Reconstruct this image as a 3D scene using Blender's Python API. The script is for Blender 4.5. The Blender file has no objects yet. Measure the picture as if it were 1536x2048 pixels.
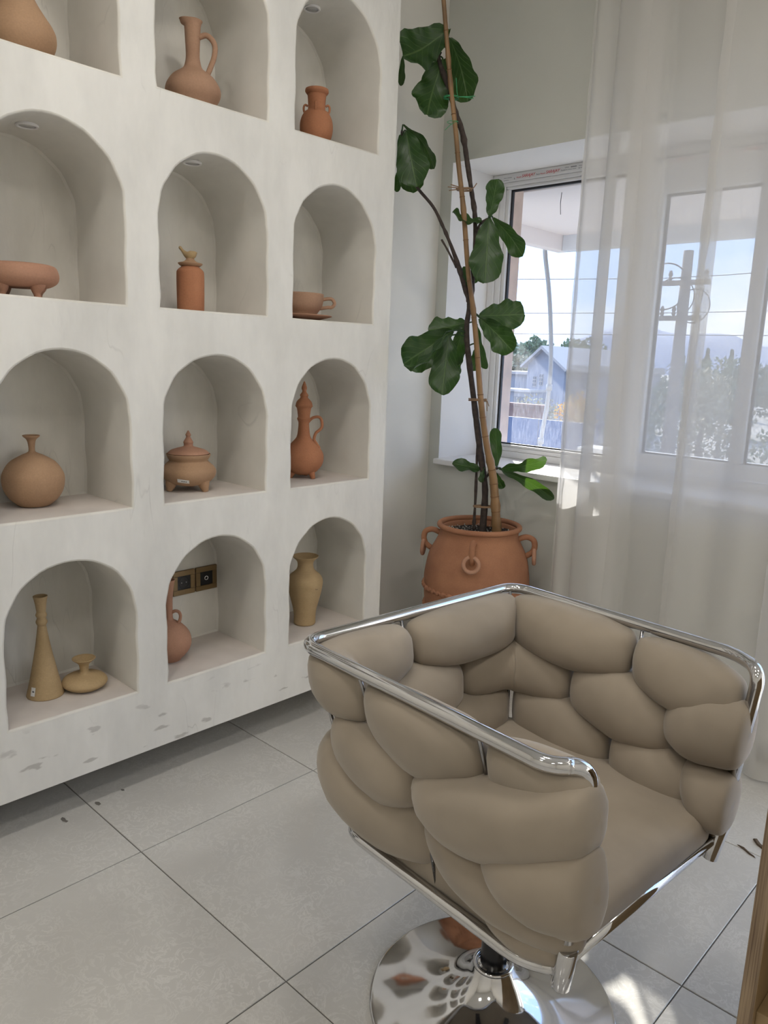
import bpy, bmesh, math, random
from mathutils import Vector, Matrix

# ---------------------------------------------------------------- camera
SC = bpy.context.scene
COL = SC.collection
cam_d = bpy.data.cameras.new('camera')
cam = bpy.data.objects.new('camera', cam_d)
COL.objects.link(cam)
cam_d.sensor_fit = 'VERTICAL'
cam_d.sensor_height = 36.0
cam_d.lens = 1539.24 / 2048 * 36.0
cam_d.clip_start = 0.05
cam_d.clip_end = 2000
rt, up, fw = Vector((0.72330803, 0.68960683, 0.03560774)), Vector((-0.16058349, 0.11783096, 0.97996368)), Vector((-0.67159395, 0.71453361, -0.19596755))
m3 = Matrix((rt, up, -fw)).transposed()
cam.matrix_world = Matrix.Translation((1.9539, -2.0718, 1.3004)) @ m3.to_4x4()
SC.camera = cam

# ---------------------------------------------------------------- light
SKY = 2.65
LAMP = 6.3
SUN = 12.0
EXPOSURE = 0.0
SC.view_settings.view_transform = 'Standard'
SC.view_settings.look = 'None'
SC.view_settings.gamma = 1.0
SC.view_settings.exposure = EXPOSURE
SC.view_settings.use_curve_mapping = False
SC.cycles.max_bounces = 6
SC.cycles.diffuse_bounces = 4
SC.cycles.glossy_bounces = 3
SC.cycles.transmission_bounces = 3
SC.cycles.transparent_max_bounces = 10
SC.cycles.use_adaptive_sampling = True
SC.cycles.adaptive_threshold = 0.12
SC.cycles.adaptive_min_samples = 16
SC.cycles.sample_clamp_indirect = 6.0
SC.cycles.caustics_reflective = False
SC.cycles.caustics_refractive = False

world = bpy.data.worlds.new('sky')
SC.world = world
world.use_nodes = True
wn, wl = world.node_tree.nodes, world.node_tree.links
wn.clear()
w_out = wn.new('ShaderNodeOutputWorld')
w_bg = wn.new('ShaderNodeBackground')
w_bg.inputs['Strength'].default_value = SKY
w_tc = wn.new('ShaderNodeTexCoord')
w_sep = wn.new('ShaderNodeSeparateXYZ')
w_ramp = wn.new('ShaderNodeValToRGB')
w_ramp.color_ramp.elements[0].position = 0.0
w_ramp.color_ramp.elements[0].color = (0.50, 0.68, 1.0, 1)
w_ramp.color_ramp.elements[1].position = 0.75
w_ramp.color_ramp.elements[1].color = (0.38, 0.58, 1.0, 1)
w_map = wn.new('ShaderNodeMapping')
w_map.inputs['Scale'].default_value = (1.0, 1.0, 3.2)
w_noise = wn.new('ShaderNodeTexNoise')
w_noise.inputs['Scale'].default_value = 2.6
w_noise.inputs['Detail'].default_value = 4.0
w_cr = wn.new('ShaderNodeValToRGB')
w_cr.color_ramp.elements[0].position = 0.52
w_cr.color_ramp.elements[1].position = 0.78
w_mix = wn.new('ShaderNodeMix')
w_mix.data_type = 'RGBA'
w_mix.inputs['B'].default_value = (1.0, 1.0, 1.0, 1)
wl.new(w_tc.outputs['Generated'], w_sep.inputs[0])
wl.new(w_sep.outputs['Z'], w_ramp.inputs[0])
wl.new(w_tc.outputs['Generated'], w_map.inputs[0])
wl.new(w_map.outputs[0], w_noise.inputs['Vector'])
wl.new(w_noise.outputs['Fac'], w_cr.inputs[0])
wl.new(w_cr.outputs[0], w_mix.inputs['Factor'])
wl.new(w_ramp.outputs[0], w_mix.inputs['A'])
wl.new(w_mix.outputs['Result'], w_bg.inputs['Color'])
wl.new(w_bg.outputs[0], w_out.inputs[0])

sun_d = bpy.data.lights.new('sun', 'SUN')
sun_d.energy = SUN
sun_d.angle = math.radians(0.6)
sun_d.color = (1.0, 0.95, 0.86)
sun = bpy.data.objects.new('sun', sun_d)
COL.objects.link(sun)
sun.rotation_euler = Vector((0.85, -1.0, -0.735)).to_track_quat('-Z', 'Y').to_euler()
sun.location = (-6, 9, 8)


def portal(name, loc, direction, sx, sy):
    d = bpy.data.lights.new(name, 'AREA')
    d.shape = 'RECTANGLE'
    d.size, d.size_y = sx, sy
    d.cycles.is_portal = True
    o = bpy.data.objects.new(name, d)
    COL.objects.link(o)
    o.location = loc
    o.rotation_euler = Vector(direction).to_track_quat('-Z', 'Z').to_euler()
    return o


# ---------------------------------------------------------------- materials
def new_mat(name):
    m = bpy.data.materials.new(name)
    m.use_nodes = True
    nt = m.node_tree
    b = nt.nodes['Principled BSDF']
    return m, nt, b


def nd(nt, kind, **kw):
    n = nt.nodes.new(kind)
    for k, v in kw.items():
        if k in n.inputs:
            n.inputs[k].default_value = v
        else:
            setattr(n, k, v)
    return n


def plain(name, col, rough=0.6, metal=0.0, spec=None, sheen=0.0, noise=0.0, nscale=8.0, bump=0.0, bscale=60.0, coord='Object'):
    m, nt, b = new_mat(name)
    b.inputs['Base Color'].default_value = (*col, 1)
    b.inputs['Roughness'].default_value = rough
    b.inputs['Metallic'].default_value = metal
    if spec is not None:
        b.inputs['Specular IOR Level'].default_value = spec
    if sheen:
        b.inputs['Sheen Weight'].default_value = sheen
        b.inputs['Sheen Roughness'].default_value = 0.45
    if noise or bump:
        tc = nd(nt, 'ShaderNodeTexCoord')
    if noise:
        n = nd(nt, 'ShaderNodeTexNoise', Scale=nscale, Detail=3.0)
        nt.links.new(tc.outputs[coord], n.inputs['Vector'])
        r = nd(nt, 'ShaderNodeValToRGB')
        r.color_ramp.elements[0].position = 0.3
        r.color_ramp.elements[1].position = 0.7
        r.color_ramp.elements[0].color = (*[c * (1 - noise) for c in col], 1)
        r.color_ramp.elements[1].color = (*[min(1, c * (1 + noise)) for c in col], 1)
        nt.links.new(n.outputs['Fac'], r.inputs[0])
        nt.links.new(r.outputs[0], b.inputs['Base Color'])
    if bump:
        n2 = nd(nt, 'ShaderNodeTexNoise', Scale=bscale, Detail=2.0)
        nt.links.new(tc.outputs[coord], n2.inputs['Vector'])
        bp = nd(nt, 'ShaderNodeBump', Strength=bump, Distance=0.004)
        nt.links.new(n2.outputs['Fac'], bp.inputs['Height'])
        nt.links.new(bp.outputs[0], b.inputs['Normal'])
    return m


def clay(name, c1, c2, rings=True):
    """unglazed thrown clay: mottled body colour with faint throwing rings"""
    m, nt, b = new_mat(name)
    b.inputs['Roughness'].default_value = 0.78
    b.inputs['Specular IOR Level'].default_value = 0.25
    tc = nd(nt, 'ShaderNodeTexCoord')
    n = nd(nt, 'ShaderNodeTexNoise', Scale=9.0, Detail=5.0)
    nt.links.new(tc.outputs['Object'], n.inputs['Vector'])
    r = nd(nt, 'ShaderNodeValToRGB')
    r.color_ramp.elements[0].position, r.color_ramp.elements[1].position = 0.32, 0.68
    r.color_ramp.elements[0].color, r.color_ramp.elements[1].color = (*c1, 1), (*c2, 1)
    nt.links.new(n.outputs['Fac'], r.inputs[0])
    fine = nd(nt, 'ShaderNodeTexNoise', Scale=220.0, Detail=2.0)
    nt.links.new(tc.outputs['Object'], fine.inputs['Vector'])
    mx = nd(nt, 'ShaderNodeMix', data_type='RGBA', blend_type='MULTIPLY')
    mx.inputs['Factor'].default_value = 0.22
    nt.links.new(r.outputs[0], mx.inputs['A'])
    nt.links.new(fine.outputs['Fac'], mx.inputs['B'])
    nt.links.new(mx.outputs['Result'], b.inputs['Base Color'])
    mp = nd(nt, 'ShaderNodeMapping')
    mp.inputs['Scale'].default_value = (3, 3, 170)
    nt.links.new(tc.outputs['Object'], mp.inputs[0])
    n3 = nd(nt, 'ShaderNodeTexNoise', Scale=1.0, Detail=2.0)
    nt.links.new(mp.outputs[0], n3.inputs['Vector'])
    bp = nd(nt, 'ShaderNodeBump', Strength=0.25, Distance=0.0012)
    nt.links.new(n3.outputs['Fac'], bp.inputs['Height'])
    nt.links.new(bp.outputs[0], b.inputs['Normal'])
    return m


def plaster_mat(name, base, scuffs):
    """hand-trowelled lime plaster: cloudy tone, hairline cracks, knocks near the foot of the unit"""
    m, nt, b = new_mat(name)
    b.inputs['Roughness'].default_value = 0.72
    b.inputs['Specular IOR Level'].default_value = 0.3
    ge = nd(nt, 'ShaderNodeNewGeometry')
    mp = nd(nt, 'ShaderNodeMapping')
    mp.inputs['Scale'].default_value = (1.0, 2.2, 0.9)
    nt.links.new(ge.outputs['Position'], mp.inputs[0])
    n = nd(nt, 'ShaderNodeTexNoise', Scale=2.6, Detail=4.0, Roughness=0.62)
    nt.links.new(mp.outputs[0], n.inputs['Vector'])
    r = nd(nt, 'ShaderNodeValToRGB')
    r.color_ramp.elements[0].position, r.color_ramp.elements[1].position = 0.33, 0.66
    r.color_ramp.elements[0].color = (*[c * 0.90 for c in base], 1)
    r.color_ramp.elements[1].color = (*[min(1, c * 1.05) for c in base], 1)
    nt.links.new(n.outputs['Fac'], r.inputs[0])
    last = r.outputs[0]
    # hairline vertical cracks
    mp2 = nd(nt, 'ShaderNodeMapping')
    mp2.inputs['Scale'].default_value = (1.0, 5.0, 1.1)
    nt.links.new(ge.outputs['Position'], mp2.inputs[0])
    wob = nd(nt, 'ShaderNodeTexNoise', Scale=3.0, Detail=2.0)
    nt.links.new(mp2.outputs[0], wob.inputs['Vector'])
    vm = nd(nt, 'ShaderNodeVectorMath', operation='SCALE')
    vm.inputs['Scale'].default_value = 0.5
    nt.links.new(wob.outputs['Color'], vm.inputs[0])
    va = nd(nt, 'ShaderNodeVectorMath', operation='ADD')
    nt.links.new(mp2.outputs[0], va.inputs[0])
    nt.links.new(vm.outputs[0], va.inputs[1])
    vo = nd(nt, 'ShaderNodeTexVoronoi', feature='DISTANCE_TO_EDGE', Scale=1.7)
    nt.links.new(va.outputs[0], vo.inputs['Vector'])
    cr = nd(nt, 'ShaderNodeValToRGB')
    cr.color_ramp.elements[0].position, cr.color_ramp.elements[1].position = 0.0, 0.012
    cr.color_ramp.elements[0].color, cr.color_ramp.elements[1].color = (1, 1, 1, 1), (0, 0, 0, 1)
    nt.links.new(vo.outputs['Distance'], cr.inputs[0])
    pn = nd(nt, 'ShaderNodeTexNoise', Scale=4.0, Detail=2.0)
    nt.links.new(ge.outputs['Position'], pn.inputs['Vector'])
    pr_ = nd(nt, 'ShaderNodeValToRGB')
    pr_.color_ramp.elements[0].position, pr_.color_ramp.elements[1].position = 0.55, 0.68
    nt.links.new(pn.outputs['Fac'], pr_.inputs[0])
    mu = nd(nt, 'ShaderNodeMath', operation='MULTIPLY')
    nt.links.new(cr.outputs[0], mu.inputs[0])
    nt.links.new(pr_.outputs[0], mu.inputs[1])
    mu2 = nd(nt, 'ShaderNodeMath', operation='MULTIPLY')
    mu2.inputs[1].default_value = 0.28
    nt.links.new(mu.outputs[0], mu2.inputs[0])
    mx = nd(nt, 'ShaderNodeMix', data_type='RGBA')
    mx.inputs['B'].default_value = (0.33, 0.32, 0.30, 1)
    nt.links.new(mu2.outputs[0], mx.inputs['Factor'])
    nt.links.new(last, mx.inputs['A'])
    last = mx.outputs['Result']
    if scuffs:
        # slanted scuff marks, kept to the foot of the unit
        mp3 = nd(nt, 'ShaderNodeMapping')
        mp3.inputs['Rotation'].default_value = (0.6, 0, 0)
        mp3.inputs['Scale'].default_value = (1.0, 9.0, 24.0)
        nt.links.new(ge.outputs['Position'], mp3.inputs[0])
        w3 = nd(nt, 'ShaderNodeTexNoise', Scale=1.3, Detail=3.0)
        nt.links.new(mp3.outputs[0], w3.inputs['Vector'])
        sm = nd(nt, 'ShaderNodeVectorMath', operation='SCALE')
        sm.inputs['Scale'].default_value = 1.1
        nt.links.new(w3.outputs['Color'], sm.inputs[0])
        sa = nd(nt, 'ShaderNodeVectorMath', operation='ADD')
        nt.links.new(mp3.outputs[0], sa.inputs[0])
        nt.links.new(sm.outputs[0], sa.inputs[1])
        v3 = nd(nt, 'ShaderNodeTexVoronoi', feature='F1', Scale=1.0, Randomness=1.0)
        nt.links.new(sa.outputs[0], v3.inputs['Vector'])
        r3 = nd(nt, 'ShaderNodeValToRGB')
        r3.color_ramp.elements[0].position, r3.color_ramp.elements[1].position = 0.14, 0.22
        r3.color_ramp.elements[0].color, r3.color_ramp.elements[1].color = (1, 1, 1, 1), (0, 0, 0, 1)
        nt.links.new(v3.outputs['Distance'], r3.inputs[0])
        sx = nd(nt, 'ShaderNodeSeparateXYZ')
        nt.links.new(ge.outputs['Position'], sx.inputs[0])
        mr = nd(nt, 'ShaderNodeMapRange')
        mr.inputs['From Min'].default_value, mr.inputs['From Max'].default_value = 0.33, 0.22
        nt.links.new(sx.outputs['Z'], mr.inputs['Value'])
        mm = nd(nt, 'ShaderNodeMath', operation='MULTIPLY')
        nt.links.new(r3.outputs[0], mm.inputs[0])
        nt.links.new(mr.outputs[0], mm.inputs[1])
        mm2 = nd(nt, 'ShaderNodeMath', operation='MULTIPLY')
        mm2.inputs[1].default_value = 0.5
        nt.links.new(mm.outputs[0], mm2.inputs[0])
        mx3 = nd(nt, 'ShaderNodeMix', data_type='RGBA')
        mx3.inputs['B'].default_value = (0.30, 0.28, 0.25, 1)
        nt.links.new(mm2.outputs[0], mx3.inputs['Factor'])
        nt.links.new(last, mx3.inputs['A'])
        last = mx3.outputs['Result']
    nt.links.new(last, b.inputs['Base Color'])
    mp4 = nd(nt, 'ShaderNodeMapping')
    mp4.inputs['Scale'].default_value = (1.0, 1.6, 0.6)
    nt.links.new(ge.outputs['Position'], mp4.inputs[0])
    nb = nd(nt, 'ShaderNodeTexNoise', Scale=14.0, Detail=3.0, Roughness=0.6)
    nt.links.new(mp4.outputs[0], nb.inputs['Vector'])
    ad = nd(nt, 'ShaderNodeMath', operation='MULTIPLY_ADD')
    ad.inputs[1].default_value = -0.25
    nt.links.new(mu.outputs[0], ad.inputs[0])
    nt.links.new(nb.outputs['Fac'], ad.inputs[2])
    bp = nd(nt, 'ShaderNodeBump', Strength=0.35, Distance=0.006)
    nt.links.new(ad.outputs[0], bp.inputs['Height'])
    nt.links.new(bp.outputs[0], b.inputs['Normal'])
    return m


def tile_mat():
    """polished grey porcelain with fine pale veining, different on every tile"""
    m, nt, b = new_mat('porcelain')
    b.inputs['Roughness'].default_value = 0.13
    b.inputs['Specular IOR Level'].default_value = 0.55
    tc = nd(nt, 'ShaderNodeTexCoord')
    oi = nd(nt, 'ShaderNodeObjectInfo')
    ge = nd(nt, 'ShaderNodeVectorMath', operation='SCALE')
    ge.inputs[0].default_value = (7.0, 11.0, 5.0)
    nt.links.new(oi.outputs['Random'], ge.inputs['Scale'])
    ad = nd(nt, 'ShaderNodeVectorMath', operation='ADD')
    nt.links.new(tc.outputs['Object'], ad.inputs[0])
    nt.links.new(ge.outputs[0], ad.inputs[1])
    n1 = nd(nt, 'ShaderNodeTexNoise', Scale=3.0, Detail=5.0)
    nt.links.new(ad.outputs[0], n1.inputs['Vector'])
    r1 = nd(nt, 'ShaderNodeValToRGB')
    r1.color_ramp.elements[0].position, r1.color_ramp.elements[1].position = 0.3, 0.7
    r1.color_ramp.elements[0].color, r1.color_ramp.elements[1].color = (0.53, 0.52, 0.495, 1), (0.59, 0.58, 0.55, 1)
    nt.links.new(n1.outputs['Fac'], r1.inputs[0])
    w = nd(nt, 'ShaderNodeTexNoise', Scale=26.0, Detail=4.0, Roughness=0.62, Distortion=1.5)
    nt.links.new(ad.outputs[0], w.inputs['Vector'])
    ab = nd(nt, 'ShaderNodeMath', operation='SUBTRACT')
    ab.inputs[1].default_value = 0.5
    nt.links.new(w.outputs['Fac'], ab.inputs[0])
    ab2 = nd(nt, 'ShaderNodeMath', operation='ABSOLUTE')
    nt.links.new(ab.outputs[0], ab2.inputs[0])
    r2 = nd(nt, 'ShaderNodeValToRGB')
    r2.color_ramp.elements[0].position, r2.color_ramp.elements[1].position = 0.0, 0.05
    r2.color_ramp.elements[0].color, r2.color_ramp.elements[1].color = (0.5, 0.5, 0.5, 1), (0, 0, 0, 1)
    nt.links.new(ab2.outputs[0], r2.inputs[0])
    pn = nd(nt, 'ShaderNodeTexNoise', Scale=7.0, Detail=3.0)
    nt.links.new(ad.outputs[0], pn.inputs['Vector'])
    pm = nd(nt, 'ShaderNodeMapRange')
    pm.inputs['From Min'].default_value, pm.inputs['From Max'].default_value = 0.28, 0.62
    nt.links.new(pn.outputs['Fac'], pm.inputs['Value'])
    pv = nd(nt, 'ShaderNodeMath', operation='MULTIPLY')
    nt.links.new(r2.outputs[0], pv.inputs[0])
    nt.links.new(pm.outputs[0], pv.inputs[1])
    mx = nd(nt, 'ShaderNodeMix', data_type='RGBA')
    mx.inputs['B'].default_value = (0.74, 0.73, 0.70, 1)
    nt.links.new(pv.outputs[0], mx.inputs['Factor'])
    nt.links.new(r1.outputs[0], mx.inputs['A'])
    nt.links.new(mx.outputs['Result'], b.inputs['Base Color'])
    rn = nd(nt, 'ShaderNodeTexNoise', Scale=5.0, Detail=4.0)
    nt.links.new(tc.outputs['Object'], rn.inputs['Vector'])
    mr = nd(nt, 'ShaderNodeMapRange')
    mr.inputs['To Min'].default_value, mr.inputs['To Max'].default_value = 0.10, 0.2
    nt.links.new(rn.outputs['Fac'], mr.inputs['Value'])
    nt.links.new(mr.outputs[0], b.inputs['Roughness'])
    return m


def leaf_mat():
    """glossy fiddle-leaf blade with pale midrib and side veins taken from the leaf's own UV"""
    m, nt, b = new_mat('fig_leaf')
    b.inputs['Roughness'].default_value = 0.36
    b.inputs['Specular IOR Level'].default_value = 0.5
    uv = nd(nt, 'ShaderNodeUVMap')
    s = nd(nt, 'ShaderNodeSeparateXYZ')
    nt.links.new(uv.outputs[0], s.inputs[0])
    av = nd(nt, 'ShaderNodeMath', operation='SUBTRACT')
    av.inputs[1].default_value = 0.5
    nt.links.new(s.outputs['Y'], av.inputs[0])
    ab = nd(nt, 'ShaderNodeMath', operation='ABSOLUTE')
    nt.links.new(av.outputs[0], ab.inputs[0])
    mid = nd(nt, 'ShaderNodeMapRange')
    mid.inputs['From Min'].default_value, mid.inputs['From Max'].default_value = 0.012, 0.03
    mid.inputs['To Min'].default_value, mid.inputs['To Max'].default_value = 1.0, 0.0
    nt.links.new(ab.outputs[0], mid.inputs['Value'])
    k = nd(nt, 'ShaderNodeMath', operation='MULTIPLY_ADD')
    k.inputs[1].default_value = -0.75
    nt.links.new(ab.outputs[0], k.inputs[0])
    nt.links.new(s.outputs['X'], k.inputs[2])
    k2 = nd(nt, 'ShaderNodeMath', operation='MULTIPLY')
    k2.inputs[1].default_value = 7.0
    nt.links.new(k.outputs[0], k2.inputs[0])
    fr = nd(nt, 'ShaderNodeMath', operation='FRACT')
    nt.links.new(k2.outputs[0], fr.inputs[0])
    fs = nd(nt, 'ShaderNodeMath', operation='SUBTRACT')
    fs.inputs[1].default_value = 0.5
    nt.links.new(fr.outputs[0], fs.inputs[0])
    fa = nd(nt, 'ShaderNodeMath', operation='ABSOLUTE')
    nt.links.new(fs.outputs[0], fa.inputs[0])
    sv = nd(nt, 'ShaderNodeMapRange')
    sv.inputs['From Min'].default_value, sv.inputs['From Max'].default_value = 0.03, 0.08
    sv.inputs['To Min'].default_value, sv.inputs['To Max'].default_value = 0.6, 0.0
    nt.links.new(fa.outputs[0], sv.inputs['Value'])
    mxv = nd(nt, 'ShaderNodeMath', operation='MAXIMUM')
    nt.links.new(mid.outputs[0], mxv.inputs[0])
    nt.links.new(sv.outputs[0], mxv.inputs[1])
    mv2 = nd(nt, 'ShaderNodeMath', operation='MULTIPLY')
    mv2.inputs[1].default_value = 0.6
    nt.links.new(mxv.outputs[0], mv2.inputs[0])
    n = nd(nt, 'ShaderNodeTexNoise', Scale=5.0, Detail=3.0)
    nt.links.new(uv.outputs[0], n.inputs['Vector'])
    r = nd(nt, 'ShaderNodeValToRGB')
    r.color_ramp.elements[0].color, r.color_ramp.elements[1].color = (0.011, 0.034, 0.012, 1), (0.028, 0.075, 0.018, 1)
    nt.links.new(n.outputs['Fac'], r.inputs[0])
    mx = nd(nt, 'ShaderNodeMix', data_type='RGBA')
    mx.inputs['B'].default_value = (0.12, 0.19, 0.07, 1)
    nt.links.new(mv2.outputs[0], mx.inputs['Factor'])
    nt.links.new(r.outputs[0], mx.inputs['A'])
    nt.links.new(mx.outputs['Result'], b.inputs['Base Color'])
    bp = nd(nt, 'ShaderNodeBump', Strength=0.35, Distance=0.003)
    bp.invert = True
    nt.links.new(mxv.outputs[0], bp.inputs['Height'])
    nt.links.new(bp.outputs[0], b.inputs['Normal'])
    tl = nd(nt, 'ShaderNodeBsdfTranslucent')
    tl.inputs['Color'].default_value = (0.09, 0.20, 0.02, 1)
    ms = nd(nt, 'ShaderNodeMixShader')
    ms.inputs['Fac'].default_value = 0.22
    out = nt.nodes['Material Output']
    nt.links.new(b.outputs[0], ms.inputs[1])
    nt.links.new(tl.outputs[0], ms.inputs[2])
    nt.links.new(ms.outputs[0], out.inputs['Surface'])
    return m


def sheer_mat():
    m, nt, b = new_mat('sheer_voile')
    nt.nodes.remove(b)
    out = nt.nodes['Material Output']
    tr = nd(nt, 'ShaderNodeBsdfTransparent')
    tr.inputs['Color'].default_value = (1, 1, 1, 1)
    df = nd(nt, 'ShaderNodeBsdfDiffuse')
    df.inputs['Color'].default_value = (0.84, 0.82, 0.77, 1)
    tl = nd(nt, 'ShaderNodeBsdfTranslucent')
    tl.inputs['Color'].default_value = (0.74, 0.74, 0.76, 1)
    m1 = nd(nt, 'ShaderNodeMixShader')
    m1.inputs['Fac'].default_value = 0.42
    nt.links.new(df.outputs[0], m1.inputs[1])
    nt.links.new(tl.outputs[0], m1.inputs[2])
    m2 = nd(nt, 'ShaderNodeMixShader')
    m2.inputs['Fac'].default_value = 0.68
    nt.links.new(tr.outputs[0], m2.inputs[1])
    nt.links.new(m1.outputs[0], m2.inputs[2])
    nt.links.new(m2.outputs[0], out.inputs['Surface'])
    return m


def glass_mat():
    """thin pane: clear, faint mirror, a little dried rain dirt"""
    m, nt, b = new_mat('window_glass')
    nt.nodes.remove(b)
    out = nt.nodes['Material Output']
    tr = nd(nt, 'ShaderNodeBsdfTransparent')
    tr.inputs['Color'].default_value = (0.96, 0.97, 0.98, 1)
    gl = nd(nt, 'ShaderNodeBsdfGlossy', Roughness=0.02)
    df = nd(nt, 'ShaderNodeBsdfTranslucent')
    df.inputs['Color'].default_value = (0.75, 0.80, 0.92, 1)
    ge = nd(nt, 'ShaderNodeNewGeometry')
    mp = nd(nt, 'ShaderNodeMapping')
    mp.inputs['Rotation'].default_value = (0, 0.45, 0)
    mp.inputs['Scale'].default_value = (160, 1, 22)
    nt.links.new(ge.outputs['Position'], mp.inputs[0])
    n = nd(nt, 'ShaderNodeTexNoise', Scale=1.0, Detail=3.0)
    nt.links.new(mp.outputs[0], n.inputs['Vector'])
    sx = nd(nt, 'ShaderNodeSeparateXYZ')
    nt.links.new(ge.outputs['Position'], sx.inputs[0])
    mr = nd(nt, 'ShaderNodeMapRange')
    mr.inputs['From Min'].default_value, mr.inputs['From Max'].default_value = 1.7, 0.93
    mr.inputs['To Min'].default_value, mr.inputs['To Max'].default_value = 0.02, 0.3
    nt.links.new(sx.outputs['Z'], mr.inputs['Value'])
    mu = nd(nt, 'ShaderNodeMath', operation='MULTIPLY')
    nt.links.new(n.outputs['Fac'], mu.inputs[0])
    nt.links.new(mr.outputs[0], mu.inputs[1])
    m1 = nd(nt, 'ShaderNodeMixShader')
    nt.links.new(mu.outputs[0], m1.inputs['Fac'])
    nt.links.new(tr.outputs[0], m1.inputs[1])
    nt.links.new(df.outputs[0], m1.inputs[2])
    m2 = nd(nt, 'ShaderNodeMixShader')
    m2.inputs['Fac'].default_value = 0.05
    nt.links.new(m1.outputs[0], m2.inputs[1])
    nt.links.new(gl.outputs[0], m2.inputs[2])
    nt.links.new(m2.outputs[0], out.inputs['Surface'])
    return m


def ply_mat():
    m, nt, b = new_mat('plywood_edge')
    b.inputs['Roughness'].default_value = 0.55
    tc = nd(nt, 'ShaderNodeTexCoord')
    mp = nd(nt, 'ShaderNodeMapping')
    mp.inputs['Scale'].default_value = (330, 4, 6)
    nt.links.new(tc.outputs['Object'], mp.inputs[0])
    n = nd(nt, 'ShaderNodeTexNoise', Scale=1.0, Detail=4.0)
    nt.links.new(mp.outputs[0], n.inputs['Vector'])
    r = nd(nt, 'ShaderNodeValToRGB')
    r.color_ramp.elements[0].position, r.color_ramp.elements[1].position = 0.35, 0.65
    r.color_ramp.elements[0].color, r.color_ramp.elements[1].color = (0.12, 0.075, 0.045, 1), (0.34, 0.25, 0.16, 1)
    nt.links.new(n.outputs['Fac'], r.inputs[0])
    nt.links.new(r.outputs[0], b.inputs['Base Color'])
    return m


M = {}
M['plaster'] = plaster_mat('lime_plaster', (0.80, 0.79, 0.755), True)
M['plaster_in_shade'] = plaster_mat('lime_plaster_niche_shade', (0.74, 0.72, 0.665), False)  # lining slightly darker than the front, recess shade put into the colour
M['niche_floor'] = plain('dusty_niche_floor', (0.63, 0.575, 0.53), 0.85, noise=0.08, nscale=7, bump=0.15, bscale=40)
M['paint_grey_shade'] = plain('grey_shaded_wall_paint', (0.635, 0.640, 0.590), 0.75, bump=0.08, bscale=40, noise=0.02, nscale=3)  # grey-green with the window wall's shade in its colour, darker than the cream walls
M['reveal'] = plain('white_reveal_paint', (0.86, 0.84, 0.82), 0.7)
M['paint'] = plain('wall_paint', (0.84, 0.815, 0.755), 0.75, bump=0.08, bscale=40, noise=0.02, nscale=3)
M['ceil'] = plain('ceiling_paint', (0.82, 0.81, 0.78), 0.8)
M['tile'] = tile_mat()
M['grout'] = plain('grout', (0.13, 0.125, 0.115), 0.9)
M['skirting'] = plain('skirting', (0.075, 0.058, 0.052), 0.45)
M['upvc'] = plain('white_upvc', (0.80, 0.79, 0.78), 0.35)
M['gasket'] = plain('black_gasket', (0.018, 0.018, 0.022), 0.6)
M['red_print'] = plain('red_print', (0.62, 0.05, 0.06), 0.5)
M['grey_print'] = plain('grey_print', (0.30, 0.30, 0.31), 0.5)
M['stone'] = plain('sill_stone', (0.82, 0.81, 0.80), 0.3, noise=0.04, nscale=6)
M['sheer'] = sheer_mat()
M['glass'] = glass_mat()
M['velvet'] = plain('beige_velvet', (0.335, 0.285, 0.225), 0.85, spec=0.15, sheen=0.35, noise=0.10, nscale=7, bump=0.22, bscale=16)
M['chrome'] = plain('chrome', (0.62, 0.62, 0.63), 0.07, metal=1.0)
M['rod'] = plain('thin_steel', (0.32, 0.32, 0.33), 0.25, metal=1.0)
M['black_steel'] = plain('black_steel', (0.012, 0.012, 0.014), 0.3)
M['clay_pink'] = clay('clay_pink', (0.42, 0.25, 0.165), (0.50, 0.31, 0.205))
M['clay_red'] = clay('clay_red', (0.44, 0.185, 0.095), (0.52, 0.235, 0.125))
M['clay_tan'] = clay('clay_tan', (0.44, 0.27, 0.16), (0.52, 0.335, 0.205))
M['clay_buff'] = clay('clay_buff', (0.47, 0.335, 0.175), (0.55, 0.40, 0.225))
M['clay_rose'] = clay('clay_rose', (0.47, 0.25, 0.165), (0.53, 0.30, 0.20))
M['clay_pot'] = clay('clay_pot', (0.36, 0.165, 0.095), (0.46, 0.225, 0.125))
M['sticker'] = plain('paper_sticker', (0.82, 0.82, 0.80), 0.6)
M['ink'] = plain('ink', (0.03, 0.03, 0.03), 0.6)
M['bronze'] = plain('brushed_bronze', (0.23, 0.155, 0.075), 0.38, metal=0.6)
M['socket_black'] = plain('socket_black', (0.008, 0.008, 0.010), 0.25)
M['white_mark'] = plain('white_mark', (0.8, 0.8, 0.8), 0.5)
M['lens'] = plain('lamp_lens', (0.55, 0.55, 0.53), 0.25)
M['leaf'] = leaf_mat()
M['bark'] = plain('fig_bark', (0.050, 0.036, 0.030), 0.8, noise=0.35, nscale=60, bump=0.6, bscale=110)
M['bamboo'] = plain('bamboo', (0.25, 0.145, 0.065), 0.45, noise=0.35, nscale=9)
M['bamboo_ring'] = plain('bamboo_ring', (0.20, 0.10, 0.04), 0.6)
M['twine'] = plain('jute_twine', (0.27, 0.17, 0.10), 0.9)
M['green_tie'] = plain('green_tie', (0.04, 0.30, 0.12), 0.4)
M['soil'] = plain('dark_soil', (0.022, 0.017, 0.014), 0.95, noise=0.5, nscale=120, bump=1.0, bscale=90)
M['perlite'] = plain('perlite', (0.42, 0.40, 0.36), 0.9)
M['ply_edge'] = ply_mat()
M['ply_face'] = plain('oiled_panel', (0.30, 0.205, 0.105), 0.5, noise=0.12, nscale=9)
em, ent, eb = new_mat('added_lamp_glow')
eb.inputs['Base Color'].default_value = (0.9, 0.9, 0.88, 1)
eb.inputs['Emission Color'].default_value = (1.0, 0.95, 0.88, 1)
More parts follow.
